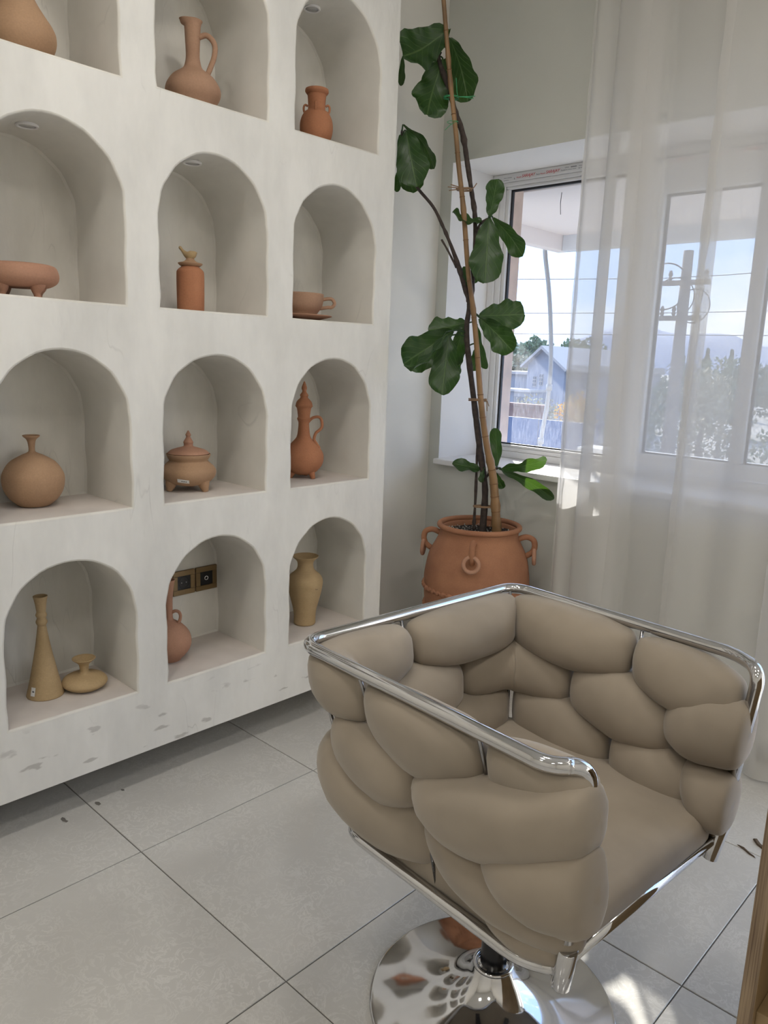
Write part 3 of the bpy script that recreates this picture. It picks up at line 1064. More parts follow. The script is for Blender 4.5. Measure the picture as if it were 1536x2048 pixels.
sau = thing('saucer', 'wide pinkish clay saucer under the cup', 'saucer', (-0.14, -0.3011, 1.4165))
lathe('body', [(0.0585, 0.0), (0.0619, 0.0014), (0.0774, 0.0071), (0.1083, 0.0157), (0.1083, 0.0181)], 'clay_rose', sau, 56, hollow=0.004, depth=0.4)
cup = thing('cup', 'pinkish clay cup with a ring handle standing on a saucer', 'cup', (-0.14, -0.3017, 1.4165))
lathe('body', [(0.0560, 0.0140), (0.0601, 0.0262), (0.0669, 0.0354), (0.0754, 0.0487), (0.0800, 0.0686), (0.081, 0.0892)], 'clay_pink', cup, 56, hollow=0.004, depth=0.8)
loop([(0.074, 0.0713), (0.0938, 0.0755), (0.1093, 0.0744), (0.1181, 0.0611), (0.1098, 0.0482), (0.0944, 0.047), (0.068, 0.0421)], 0.0058, 'clay_pink', cup)

v7 = thing('bottle_vase', 'round tan clay vase with a thin flared neck', 'vase', (-0.1854, -1.2114, 0.8662))
lathe('body', [(0.0389, 0.0), (0.0423, 0.0018), (0.0476, 0.0061), (0.0637, 0.0216), (0.076, 0.0437), (0.0808, 0.0709), (0.0771, 0.0925), (0.059, 0.1203), (0.0301, 0.1386), (0.013, 0.1465), (0.0081, 0.1533), (0.0098, 0.1739), (0.0136, 0.1835), (0.0205, 0.1896), (0.0224, 0.1935)], 'clay_tan', v7, 56, hollow=0.003, depth=0.2)

v8 = thing('tripod_pot', 'tan clay pot with a pointed lid on three conical feet', 'pot', (-0.1546, -0.7392, 0.8662))
pb = lathe('body', [(0.0032, 0.0145), (0.0255, 0.0162), (0.0573, 0.0242), (0.0731, 0.0355), (0.0826, 0.0483), (0.0853, 0.0628), (0.0808, 0.074), (0.0697, 0.0851), (0.0601, 0.0947), (0.0609, 0.0995), (0.0664, 0.1084), (0.0687, 0.1162)], 'clay_tan', v8, 56, hollow=0.004, depth=0.3)
lathe('lid', [(0.060, 0.1150), (0.0643, 0.1185), (0.0633, 0.1203), (0.0536, 0.1281), (0.0347, 0.1344), (0.016, 0.1402), (0.0142, 0.1478), (0.0153, 0.1533), (0.011, 0.1612), (0.0066, 0.1701), (0.0086, 0.1754), (0.0072, 0.1792), (0.0016, 0.1895)], 'clay_rose', v8, 48, close_top=True)
for k in range(3):
    a = math.radians(19 + 120 * k)
    d = Vector((math.cos(a), math.sin(a), 0))
    pts = catmull([tuple(d * 0.052 + Vector((0, 0, 0.042))), tuple(d * 0.058 + Vector((0, 0, 0.026))), tuple(d * 0.062 + Vector((0, 0, 0.012))), tuple(d * 0.066 + Vector((0, 0, 0.0003)))], 4)
    v, f = tube_data(pts, [0.024 - 0.0165 * i / 12 for i in range(13)], 14)
    mk('foot', v, f, 'clay_tan', v8, True)


def sticker(parent, prof, ang, zc, w, h, rot=0.0):
    """small curved paper label lying on a turned surface"""
    vs, fs = [], []
    nx, nz = 6, 4
    for j in range(nz + 1):
        for i in range(nx + 1):
            s, t = (i / nx - 0.5) * w, (j / nz - 0.5) * h
            s, t = s * math.cos(rot) - t * math.sin(rot), s * math.sin(rot) + t * math.cos(rot)
            z = zc + t
            r = None
            for (r0, z0), (r1, z1) in zip(prof, prof[1:]):
                if z0 <= z <= z1:
                    r = r0 + (r1 - r0) * (z - z0) / (z1 - z0)
            r = (r if r is not None else prof[0][0]) + 0.0018
            a = ang + s / r
            vs.append((r * math.cos(a), r * math.sin(a), z))
    for j in range(nz):
        for i in range(nx):
            k = j * (nx + 1) + i
            fs.append((k, k + 1, k + nx + 2, k + nx + 1))
    st = mk('price_sticker', vs, fs, 'sticker', parent)
    ps = MB()
    for i in range(2, 5):
        k = 2 * (nx + 1) + i
        a, b_ = Vector(vs[k]), Vector(vs[k + 1])
        for (lo, hi) in ((0.1, 0.8),):
            p, q = a.lerp(b_, lo), a.lerp(b_, hi)
            o = Vector((p.x, p.y, 0)).normalized() * 0.0004
            dz = Vector((0, 0, h * 0.14))
            ps.add([p + o - dz, q + o - dz, q + o + dz, p + o + dz], [(0, 1, 2, 3)])
    ps.build('print', 'ink', parent)
    return st


CDIR = math.atan2(-2.07 + 0.7392, 1.954 + 0.1546)
sticker(v8, [(0.036, 0.010), (0.0573, 0.0242), (0.0731, 0.0355), (0.0826, 0.0483)], CDIR - 0.22, 0.040, 0.036, 0.012, -0.12)

v9 = thing('ewer', 'tall red clay ewer with a spired lid and curved handle', 'ewer', (-0.1501, -0.2679, 0.8662))
lathe('body', [(0.0036, 0.0112), (0.0217, 0.012), (0.0452, 0.0219), (0.0614, 0.0384), (0.0703, 0.0547), (0.0731, 0.0747), (0.0693, 0.0928), (0.0575, 0.1108), (0.0395, 0.1296), (0.0251, 0.1477), (0.0206, 0.1719), (0.0191, 0.1977), (0.0223, 0.2065), (0.0241, 0.2136), (0.0214, 0.22), (0.0249, 0.2465), (0.0285, 0.2536), (0.0316, 0.258)], 'clay_red', v9, 48, hollow=0.004, depth=0.15)
lathe('lid', [(0.0243, 0.2570), (0.0293, 0.2589), (0.0293, 0.2642), (0.0249, 0.2748), (0.0134, 0.2871), (0.0149, 0.2959), (0.0071, 0.3082), (0.0097, 0.3187), (0.008, 0.3274), (0.0018, 0.3436)], 'clay_red', v9, 36, close_top=True)
loop([(0.0131, 0.1973), (0.0219, 0.2083), (0.0342, 0.2177), (0.052, 0.2201), (0.0629, 0.2098), (0.0652, 0.1868), (0.0565, 0.1739), (0.0441, 0.1628), (0.0374, 0.141), (0.0448, 0.1269), (0.058, 0.108)], 0.0052, 'clay_red', v9)
for k in range(3):
    a = math.radians(8 + 120 * k)
    d = Vector((math.cos(a), math.sin(a), 0))
    pts = catmull([tuple(d * 0.036 + Vector((0, 0, 0.030))), tuple(d * 0.043 + Vector((0, 0, 0.016))), tuple(d * 0.049 + Vector((0, 0, 0.0003)))], 4)
    v, f = tube_data(pts, [0.015 - 0.008 * i / 8 for i in range(9)], 12)
    mk('foot', v, f, 'clay_red', v9, True)

v10 = thing('cone_bottle', 'tall buff clay bottle shaped like a cone, two rings at its neck', 'bottle', (-0.1561, -1.2219, 0.316))
pr10 = [(0.0475, 0.0), (0.049, 0.0015), (0.0497, 0.0077), (0.0387, 0.0538), (0.0213, 0.1432), (0.0119, 0.206), (0.0119, 0.2105), (0.0155, 0.2201), (0.012, 0.2317), (0.0152, 0.2401), (0.0124, 0.249), (0.0127, 0.2534), (0.0155, 0.2762), (0.0196, 0.296)]
lathe('body', pr10, 'clay_buff', v10, 48, hollow=0.003, depth=0.2)
sticker(v10, pr10, math.atan2(-0.85, 2.11) - 0.75, 0.027, 0.014, 0.024)

v11 = thing('squat_vase', 'squat buff clay vase with a wide flared mouth, beside the cone bottle', 'vase', (-0.1274, -1.118, 0.316))
lathe('body', [(0.030, 0.0), (0.0445, 0.003), (0.0590, 0.012), (0.0641, 0.0221), (0.0559, 0.0341), (0.0397, 0.0419), (0.0191, 0.0472), (0.014, 0.0511), (0.0122, 0.0544), (0.0129, 0.0644), (0.0161, 0.0759), (0.0308, 0.0893), (0.0329, 0.0924)], 'clay_buff', v11, 56, hollow=0.003, depth=0.5)

v12 = thing('handled_bottle', 'rose clay bottle with a tall neck, half hidden by the niche edge', 'bottle', (-0.1562, -0.8190, 0.316))
lathe('body', [(0.0358, 0.0), (0.038, 0.0052), (0.050, 0.0172), (0.0657, 0.0396), (0.0696, 0.0653), (0.063, 0.0908), (0.0452, 0.1129), (0.0274, 0.1265), (0.0139, 0.1366), (0.0122, 0.1586), (0.013, 0.2089), (0.0183, 0.2538), (0.0207, 0.2671)], 'clay_rose', v12, 48, hollow=0.003, depth=0.2)
loop([(0.010, 0.1594), (0.0208, 0.1643), (0.0322, 0.1613), (0.0372, 0.1482), (0.0335, 0.1304), (0.026, 0.122)], 0.0052, 'clay_rose', v12)

v13 = thing('baluster_vase', 'buff clay baluster vase with a wide flat lip', 'vase', (-0.1339, -0.2635, 0.316))
pr13 = [(0.0385, 0.0), (0.0409, 0.0059), (0.0403, 0.0197), (0.043, 0.055), (0.0531, 0.0946), (0.0623, 0.1347), (0.0658, 0.1637), (0.0583, 0.1849), (0.0444, 0.1976), (0.0324, 0.2106), (0.0288, 0.227), (0.0323, 0.2423), (0.0455, 0.2556), (0.0485, 0.2603)]
lathe('body', pr13, 'clay_buff', v13, 56, hollow=0.003, depth=0.35)
# tiny scratched mark on its shoulder
mk_ = MB()
am = math.atan2(-1.81, 2.09) + 0.62
for i, (da, dz, hh) in enumerate(((0, 0, 0.005), (0.06, -0.001, 0.003), (0.10, -0.001, 0.004), (0.15, -0.001, 0.0025))):
    a0, a1 = am + da, am + da + 0.02
    r = 0.0649
    mk_.add([(r * math.cos(a0), r * math.sin(a0), 0.145 + dz), (r * math.cos(a1), r * math.sin(a1), 0.145 + dz), (r * math.cos(a1), r * math.sin(a1), 0.145 + dz + hh), (r * math.cos(a0), r * math.sin(a0), 0.145 + dz + hh)], [(0, 1, 2, 3)])
mk_.build('scratched_mark', 'bark', v13)

# ---------------------------------------------------------------- the urn and the fig
PX, PY = 0.2, 0.345
urn = thing('terracotta_urn', 'big terracotta urn with ring handles holding the tall fig', 'urn', (PX, PY, 0))
UP = [(0.120, 0.0), (0.130, 0.012), (0.155, 0.10), (0.182, 0.22), (0.200, 0.33), (0.2086, 0.4413), (0.2039, 0.4971), (0.1923, 0.5533), (0.174, 0.5913), (0.1599, 0.6197), (0.1538, 0.6379), (0.1555, 0.6581)]
bv, bf = lathe_data(UP, 72, 0.012, 0.25)
mk('body', bv, bf, 'clay_pot', urn, True)
torus('rim', (0, 0, 0.668), 0.156, 0.0105, (1, 0, 0), (0, 1, 0), 'clay_pot', urn, 72, 14)


def urn_r(z):
    for (r0, z0), (r1, z1) in zip(UP, UP[1:]):
        if z0 <= z <= z1:
            return r0 + (r1 - r0) * (z - z0) / (z1 - z0)
    return UP[-1][0]


for zb0 in (0.425, 0.345):
    rp, rr = [], []
    for i in range(288):
        a = 2 * math.pi * i / 288
        w = math.sin(a * 48)
        rp.append((urn_r(zb0) * math.cos(a), urn_r(zb0) * math.sin(a), zb0 + 0.0035 * w))
        rr.append(0.0075 + 0.003 * math.cos(a * 48))
    v, f = tube_data(rp, rr, 8, True)
    mk('rope_band', v, f, 'clay_pot', urn, True)
acam = math.atan2(-2.07 - PY, 1.954 - PX)
for k in range(4):
    a = acam - 0.10 + math.pi / 2 * k
    d, t = Vector((math.cos(a), math.sin(a), 0)), Vector((-math.sin(a), math.cos(a), 0))
    pts = catmull([tuple(d * r + Vector((0, 0, z))) for r, z in ((0.152, 0.626), (0.184, 0.638), (0.212, 0.628), (0.219, 0.602), (0.210, 0.578), (0.188, 0.562))], 4)
    h = tube('handle', pts, 0.0112, 'clay_pot', urn, 12)
    c = d * 0.2195 + Vector((0, 0, 0.5635))
    torus('ring', c, 0.0285, 0.0078, t, (d * -0.05 + Vector((0, 0, 1))), 'clay_rose', h, 32, 10)

soil = MB()
ns = 40
rr = random.Random(3)
sv = [(0, 0, 0.642)]
for j in range(1, 8):
    for i in range(ns):
        a = 2 * math.pi * i / ns
        r = 0.146 * j / 7
        sv.append((r * math.cos(a), r * math.sin(a), 0.642 + rr.uniform(-0.004, 0.006) - 0.004 * (j / 7) ** 2))
sf = [(0, 1 + i, 1 + (i + 1) % ns) for i in range(ns)]
for j in range(6):
    for i in range(ns):
        sf.append((1 + j * ns + i, 1 + (j + 1) * ns + i, 1 + (j + 1) * ns + (i + 1) % ns, 1 + j * ns + (i + 1) % ns))
so = mk('potting_soil', [(x + PX, y + PY, z) for x, y, z in sv], sf, 'soil', None, True)
tag(so, 'dark crumbly potting soil inside the terracotta urn', 'soil', kind='stuff')
pe = MB()
for _ in range(240):
    a, r = rr.uniform(0, 6.283), 0.14 * math.sqrt(rr.random())
    s = rr.uniform(0.0015, 0.0038)
    x, y, z = PX + r * math.cos(a), PY + r * math.sin(a), 0.645 + rr.uniform(-0.001, 0.002)
    pe.add([(x - s, y, z), (x + s, y, z), (x, y - s, z), (x, y + s, z), (x, y, z + s), (x, y, z - s)], [(0, 2, 4), (2, 1, 4), (1, 3, 4), (3, 0, 4), (2, 0, 5), (1, 2, 5), (3, 1, 5), (0, 3, 5)])
pe.v = [(x, y, z) for x, y, z in pe.v]
peo = pe.build('soil_grit', 'perlite', so)
peo['kind'] = 'stuff'

STEMS = {
    'trunk': [[0.211, 0.356, 0.647, 0.0135], [0.21, 0.355, 0.671, 0.0135], [0.21, 0.354, 0.812, 0.0115], [0.193, 0.338, 0.939, 0.0115], [0.176, 0.322, 1.062, 0.0115], [0.16, 0.307, 1.182, 0.0106], [0.14, 0.288, 1.332, 0.0106], [0.132, 0.281, 1.42, 0.0096], [0.138, 0.286, 1.509, 0.0096], [0.141, 0.289, 1.595, 0.0096], [0.143, 0.291, 1.701, 0.0087], [0.138, 0.287, 1.816, 0.0087], [0.127, 0.276, 1.893, 0.0087], [0.111, 0.261, 1.994, 0.0087], [0.095, 0.246, 2.092, 0.0096], [0.073, 0.225, 2.165, 0.0096], [0.059, 0.212, 2.218, 0.0087], [0.041, 0.196, 2.276, 0.0087], [0.022, 0.178, 2.336, 0.0087], [0.024, 0.18, 2.359, 0.0077]],
    'branch': [[0.138, 0.286, 1.509, 0.0087], [0.125, 0.275, 1.552, 0.0087], [0.106, 0.257, 1.625, 0.0087], [0.08, 0.232, 1.709, 0.0062], [0.052, 0.205, 1.786, 0.0058], [0.025, 0.181, 1.847, 0.0054], [-0.016, 0.142, 1.906, 0.005], [-0.042, 0.118, 1.96, 0.005], [-0.057, 0.103, 2.051, 0.0042], [-0.064, 0.097, 2.097, 0.0042]],
    'twig': [[0.096, 0.247, 1.636, 0.0038], [0.074, 0.226, 1.689, 0.0035], [0.052, 0.206, 1.734, 0.0038]],
    'sucker': [[0.178, 0.338, 0.651, 0.0058], [0.178, 0.338, 0.681, 0.0058], [0.178, 0.338, 0.778, 0.005], [0.175, 0.336, 0.937, 0.005], [0.175, 0.335, 0.984, 0.0046]],
    'lowshoot': [[0.205, 0.35, 0.85, 0.0048], [0.227, 0.371, 0.89, 0.0048], [0.241, 0.384, 0.897, 0.0048]],
    'shoot2': [[0.141, 0.289, 1.754, 0.0058], [0.155, 0.303, 1.796, 0.005], [0.177, 0.323, 1.813, 0.005]],
    'bamboo': [[0.268, 0.367, 0.647, 0.0173], [0.267, 0.366, 0.667, 0.0173], [0.257, 0.358, 0.778, 0.0167], [0.245, 0.347, 0.881, 0.0154], [0.222, 0.324, 1.005, 0.0125], [0.201, 0.305, 1.155, 0.0115], [0.18, 0.285, 1.362, 0.0102], [0.165, 0.271, 1.49, 0.0096], [0.146, 0.253, 1.628, 0.0094], [0.125, 0.234, 1.835, 0.009], [0.106, 0.216, 1.986, 0.0087], [0.096, 0.206, 2.083, 0.0085], [0.079, 0.19, 2.219, 0.0081], [0.067, 0.179, 2.324, 0.0079], [0.048, 0.161, 2.511, 0.0077], [0.034, 0.148, 2.647, 0.0073]],
}
# base, tip, width, twist in degrees
LEAVES = [
    ([0.057, 0.183, 2.425], [-0.0, 0.019, 2.306], 0.1424, 20),
    ([0.034, 0.189, 2.337], [0.032, 0.119, 2.139], 0.1347, -10),
    ([0.036, 0.219, 2.412], [0.078, 0.286, 2.214], 0.1001, 25),
    ([-0.151, 0.18, 2.384], [-0.153, 0.178, 2.283], 0.0269, 0),
    ([-0.033, 0.085, 2.09], [0.021, 0.094, 1.899], 0.1155, 5),
    ([-0.082, 0.121, 2.126], [-0.015, 0.225, 1.988], 0.0462, 50),
    ([-0.107, 0.139, 2.103], [-0.062, 0.167, 1.9], 0.0924, -25),
    ([-0.138, 0.165, 1.989], [-0.141, 0.162, 1.912], 0.0308, 0),
    ([0.177, 0.323, 1.818], [0.161, 0.377, 1.959], 0.0693, 10),
    ([0.167, 0.286, 1.801], [0.117, 0.185, 1.818], 0.0308, 65),
    ([0.193, 0.298, 1.807], [0.223, 0.257, 1.578], 0.1232, 0),
    ([0.174, 0.348, 1.818], [0.272, 0.413, 1.686], 0.0674, 20),
    ([0.133, 0.282, 1.552], [0.115, 0.265, 1.642], 0.025, 30),
    ([0.126, 0.303, 1.619], [0.139, 0.315, 1.587], 0.0269, 20),
    ([0.146, 0.335, 1.469], [0.259, 0.469, 1.483], 0.1116, -15),
    ([0.155, 0.33, 1.461], [0.274, 0.387, 1.342], 0.1001, 10),
    ([0.114, 0.305, 1.443], [-0.005, 0.221, 1.411], 0.0731, 30),
    ([0.094, 0.245, 1.409], [0.004, 0.079, 1.282], 0.1386, 0),
    ([0.11, 0.206, 1.389], [0.138, 0.149, 1.175], 0.1116, 5),
    ([0.094, 0.314, 1.438], [0.057, 0.293, 1.278], 0.0693, -10),
    ([0.127, 0.167, 1.402], [0.076, 0.036, 1.258], 0.0231, 70),
    ([0.096, 0.315, 1.319], [0.078, 0.312, 1.224], 0.0212, 55),
    ([0.137, 0.341, 1.436], [0.168, 0.37, 1.273], 0.0385, 40),
    ([0.195, 0.34, 0.888], [0.125, 0.247, 0.91], 0.0462, 35),
    ([0.205, 0.432, 0.892], [0.168, 0.453, 1.044], 0.05, -20),
    ([0.244, 0.386, 0.895], [0.363, 0.539, 0.933], 0.05, 40),
    ([0.269, 0.382, 0.888], [0.423, 0.513, 0.79], 0.0462, 30),
    ([0.223, 0.394, 0.88], [0.25, 0.42, 0.816], 0.0346, 20),
    ([0.215, 0.332, 0.895], [0.215, 0.318, 0.844], 0.0231, 30),
    ([0.138, 0.356, 1.362], [0.118, 0.351, 1.264], 0.05, 10),
]


fig = thing('fiddle_leaf_fig', 'tall fiddle-leaf fig with broad dark green leaves in the corner', 'plant', (PX, PY, 0.632))
FO = Vector((PX, PY, 0.632))


def stem(name, pts, mat, parent, org, knobs=0.12, seg=10, n=5, seed=1):
    d = catmull([tuple(p) for p in pts], n)
    r_ = random.Random(seed)
    q = [(p[0] - org.x, p[1] - org.y, p[2] - org.z) for p in d]
    rad = [p[3] * (1 + r_.uniform(-knobs, knobs) + (0.22 if r_.random() < 0.14 else 0)) for p in d]
    v, f = tube_data(q, rad, seg)
    return mk(name, v, f, mat, parent, True)


for i, (nm, key) in enumerate((('trunk', 'trunk'), ('branch', 'branch'), ('branch', 'twig'), ('sucker_stem', 'sucker'), ('branch', 'lowshoot'), ('branch', 'shoot2'))):
    stem(nm, STEMS[key], 'bark', fig, FO, seed=i + 2)

CAM = Vector((1.9539, -2.0718, 1.3004))


def leaf(base, tip, width, twist, seed):
    """obovate fiddle leaf: narrow foot, waist, broad rounded end, waved margin, folded along the midrib"""
    r_ = random.Random(seed)
    b, t = Vector(base), Vector(tip)
    ax = (t - b)
    L = ax.length
    ax.normalize()
    view = (CAM - b).normalized()
    side = ax.cross(view).normalized()
    nrm = side.cross(ax).normalized()
    rot = Matrix.Rotation(math.radians(twist), 3, ax)
    side, nrm = rot @ side, rot @ nrm
    hw = width / 2 / max(0.35, math.cos(math.radians(abs(twist))))
    nu, nv = 18, 10
    ph, fold, droop = r_.uniform(0, 6.28), r_.uniform(0.12, 0.34), r_.uniform(-0.16, 0.08)
    wav, nw = r_.uniform(0.07, 0.15), r_.uniform(2.0, 3.4)
    vs, fs, uv = [], [], []
    prof = [(0.0, 0.10), (0.06, 0.26), (0.15, 0.52), (0.28, 0.66), (0.40, 0.72), (0.55, 0.92), (0.70, 1.0), (0.82, 0.93), (0.92, 0.70), (0.97, 0.45), (1.0, 0.10)]

    def wd(u):
        for (u0, w0), (u1, w1) in zip(prof, prof[1:]):
            if u0 <= u <= u1:
                k = (u - u0) / (u1 - u0)
                k = k * k * (3 - 2 * k) if u0 > 0.9 else k
                return w0 + (w1 - w0) * k
        return 0.05
    for i in range(nu + 1):
        u = i / nu
        u = u if u < 0.85 else 0.85 + (1 - max(0.0, 1 - (u - 0.85) / 0.15) ** 1.6) * 0.15
        w = wd(u) * hw
        mid = b + ax * (L * u) + nrm * (L * droop * math.sin(math.pi * u))
        for j in range(nv + 1):
            v_ = j / nv * 2 - 1
            e = abs(v_)
            wob = 1 + 0.06 * math.sin(nw * 6.28 * u + ph + (1.7 if v_ < 0 else 0)) * e
            off = nrm * (w * (fold * e ** 1.1) + hw * wav * 1.6 * e * e * math.sin(nw * 6.28 * u + ph * 2 + (2.2 if v_ < 0 else 0)) - 0.06 * w * math.cos(7 * 6.28 * (u - 0.37 * e)) * min(1, e * 3) * 0.5)
            vs.append(mid + side * (w * v_ * wob) + off - FO)
            uv.append((u, j / nv))
    for i in range(nu):
        for j in range(nv):
            k = i * (nv + 1) + j
            fs.append((k, k + 1, k + nv + 2, k + nv + 1))
    return mk('leaf', vs, fs, 'leaf', fig, True, uv)


for i, (b_, t_, w_, tw) in enumerate(LEAVES):
    leaf(b_, t_, w_, tw, 40 + i)
# short stalks from the leaf feet to the nearest wood
wood = []
for key in ('trunk', 'branch', 'shoot2', 'lowshoot', 'sucker'):
    wood += [Vector(p[:3]) for p in catmull([tuple(q) for q in STEMS[key]], 5)]
for b_, t_, w_, tw in LEAVES:
    b = Vector(b_)
    near = min(wood, key=lambda p: (p - b).length)
    if 0.008 < (near - b).length < 0.14:
        mid = (near + b) / 2 + Vector((0, 0, 0.008))
        tube('stalk', catmull([tuple(near - FO), tuple(mid - FO), tuple(b - FO)], 4), 0.0028, 'leaf', fig, 7)

stake = thing('bamboo_stake', 'long brown bamboo stake leaning beside the fig trunk', 'stake', (PX, PY, 0.632))
stem('cane', STEMS['bamboo'], 'bamboo', stake, FO, 0.0, 14)
bp_ = catmull([tuple(p) for p in STEMS['bamboo']], 8)
acc = 0.0
for a, b in zip(bp_, bp_[1:]):
    acc += (Vector(b[:3]) - Vector(a[:3])).length
    if acc > (0.13 if a[2] > 1.2 else 0.07 if a[2] > 0.95 else 0.045):
        acc = 0.0
        t = (Vector(b[:3]) - Vector(a[:3])).normalized()
        u = t.orthogonal().normalized()
        torus('node', Vector(a[:3]) - FO, a[3] * 0.99, 0.0016, u, t.cross(u), 'bamboo_ring', stake, 18, 6)


def tie(name, label, c, u_len, v_len, r, mat, turns, tails, seed):
    """a few loose turns of cord round stem and stake, with free ends"""
    o = thing(name, label, 'twine', c)
    r_ = random.Random(seed)
    right = Vector((0.728, 0.685, 0))
    dep = Vector((-0.685, 0.728, 0))
    pts = []
    n = 22
    for i in range(n * turns):
        a = 2 * math.pi * i / n
        pts.append(right * (u_len * math.cos(a)) + dep * (v_len * math.sin(a)) + Vector((0, 0, 0.0035 * (i / n - turns / 2) + r_.uniform(-0.0008, 0.0008))))
    tube('wrap', pts, r, mat, o, 6)
    for dx, dz, ln in tails:
        p0 = right * (u_len * 0.9) - dep * 0.012
        q = [p0, p0 + right * dx * 0.4 + Vector((0, 0, dz * 0.2)), p0 + right * dx * 0.8 + Vector((0, 0, dz * 0.7)), p0 + right * dx + Vector((0, 0, dz))]
        tube('tail', catmull([tuple(x) for x in q], 4), r, mat, o, 6)
    return o


tie('twine_tie', 'brown twine tied low round stem and stake just above the soil', (0.222, 0.352, 0.747), 0.050, 0.022, 0.0022, 'twine', 2, [], 1)
tie('twine_tie', 'thin brown twine with a small knot tied midway up the stake', (0.185, 0.305, 1.158), 0.034, 0.022, 0.0016, 'twine', 3, [(0.006, -0.04, 0), (0.012, -0.022, 0)], 2)
tie('twine_tie', 'frayed straw-coloured twine knot tied round the upper stake', (0.118, 0.240, 1.905), 0.028, 0.018, 0.0018, 'twine', 2, [(-0.085, 0.004, 0), (-0.08, -0.008, 0), (0.018, 0.02, 0), (-0.075, 0.012, 0)], 3)
tie('green_tie', 'bright green plastic string tied near the top of the fig', (0.070, 0.200, 2.208), 0.026, 0.018, 0.0014, 'green_tie', 2, [(0.055, -0.004, 0), (0.060, 0.004, 0), (-0.01, 0.06, 0)], 4)
tie('green_tie', 'short green string hanging from the trunk under the top leaves', (0.083, 0.200, 2.125), 0.020, 0.016, 0.0011, 'green_tie', 1, [(-0.045, -0.03, 0)], 5)

# ---------------------------------------------------------------- the chair
CHX, CHY, CHA = 1.235, -0.875, math.radians(-4.5)
chair = thing('swivel_chair', 'beige velvet swivel chair of woven cushions in a chrome tube frame', 'chair', (CHX, CHY, 0), CHA)
RH = 0.765
OUTSIDE = -1.0   # left arm runs toward -x with the outside at -y
A_, B_, FX = 0.296, -0.290, 0.36


def upath(s, z):
    """point and outward normal of the cushion shell at arc position s and height z"""
    ins = (RH - z) * 0.15
    a, b = A_ - ins, B_ + ins
    L1, L2 = FX - B_, 2 * A_

    def raw(q):
        if q <= L1:
            return Vector((FX - q * (FX - b) / L1, -a))
        if q <= L1 + L2:
            return Vector((b, -a + (q - L1) / L2 * 2 * a))
        return Vector((b + (q - L1 - L2) * (FX - b) / L1, a))

    def pt(q):
        r = 0.075
        for c in (L1, L1 + L2):
            if abs(q - c) < r:
                t = (q - c + r) / (2 * r)
                return raw(c - r) * (1 - t) ** 2 + raw(c) * 2 * t * (1 - t) + raw(c + r) * t * t
        return raw(q)
    p = pt(s)
    if p.x > 0.14:      # the arms lean in toward the front posts
        k = min(1.0, (p.x - 0.14) / 0.18)
        p = Vector((p.x, p.y - (0.026 * k * k if p.y > 0 else -0.026 * k * k)))
    d = (pt(s + 0.004) - pt(s - 0.004)).normalized()
    # travelling left arm -> back -> right arm, the outside lies on this hand
    return p, Vector((d.y, -d.x)) * OUTSIDE


def upos(s, z):
    return upath(s, z)


def cushion(ctrl, seed, th_in=1.0, th_out=1.0, end0=0.42, end1=0.42, yawn=0.0):
    """puffy pad; ctrl = (s, centre height, half height, half thickness), sampled along its length"""
    r_ = random.Random(seed)
    nu, nv = 30, 22
    vs, fs = [], []
    dense = catmull([tuple(c) for c in ctrl], 12)
    m = len(dense) - 1
    pa, pb = r_.uniform(0, 6.28), r_.uniform(0, 6.28)
    for i in range(nu + 1):
        x = -math.cos(math.pi * i / nu)            # crowd samples toward the ends
        u = (x + 1) / 2
        k = u * m
        j = min(int(k), m - 1)
        s, zc, hh, th = (p + (q - p) * (k - j) for p, q in zip(dense[j], dense[j + 1]))
        cap = max(0.0, 1 - abs(x) ** 16) ** 0.5
        pin = (end0 if x < 0 else end1)
        mid = 1 - (1 - pin) * abs(x) ** 3.0
        de = 1 - abs(x)
        for q in range(nv):
            a = 2 * math.pi * q / nv
            ca, sa = math.cos(a), math.sin(a)
            e1, e2 = abs(ca) ** 0.82 * (1 if ca > 0 else -1), abs(sa) ** 0.88 * (1 if sa > 0 else -1)
            puck = 1 + 0.05 * math.sin(5 * a + pa) * math.exp(-de * 9) + 0.04 * math.sin(9 * a + pb) * math.exp(-de * 14) + 0.014 * math.sin(3 * a + 9 * u + pb) + 0.010 * math.sin(6 * a - 17 * u + pa)
            h = hh * (0.55 + 0.45 * (1 - 0.5 * abs(x) ** 3.0)) * cap * e2 * puck * 1.02
            z = zc + h
            o = th * mid * cap * e1 * puck * (th_out if e1 > 0 else th_in)
            p, nn = upos(s, z)
            p = p + nn * o
            vs.append((p.x, p.y, z))
    for i in range(nu):
        for q in range(nv):
            q2 = (q + 1) % nv
            fs.append((i * nv + q, (i + 1) * nv + q, (i + 1) * nv + q2, i * nv + q2))
    fs.append(tuple(reversed(range(nv))))
    fs.append(tuple(nu * nv + q for q in range(nv)))
    o = mk('cushion', vs, fs, 'velvet', chair, True)
    return o


def SX(x):
    return FX - x                 # left arm


def SB(y):
    return (FX - B_) + (y + A_)   # back


def SR(x):
    return (FX - B_) + 2 * A_ + (x - B_)   # right arm


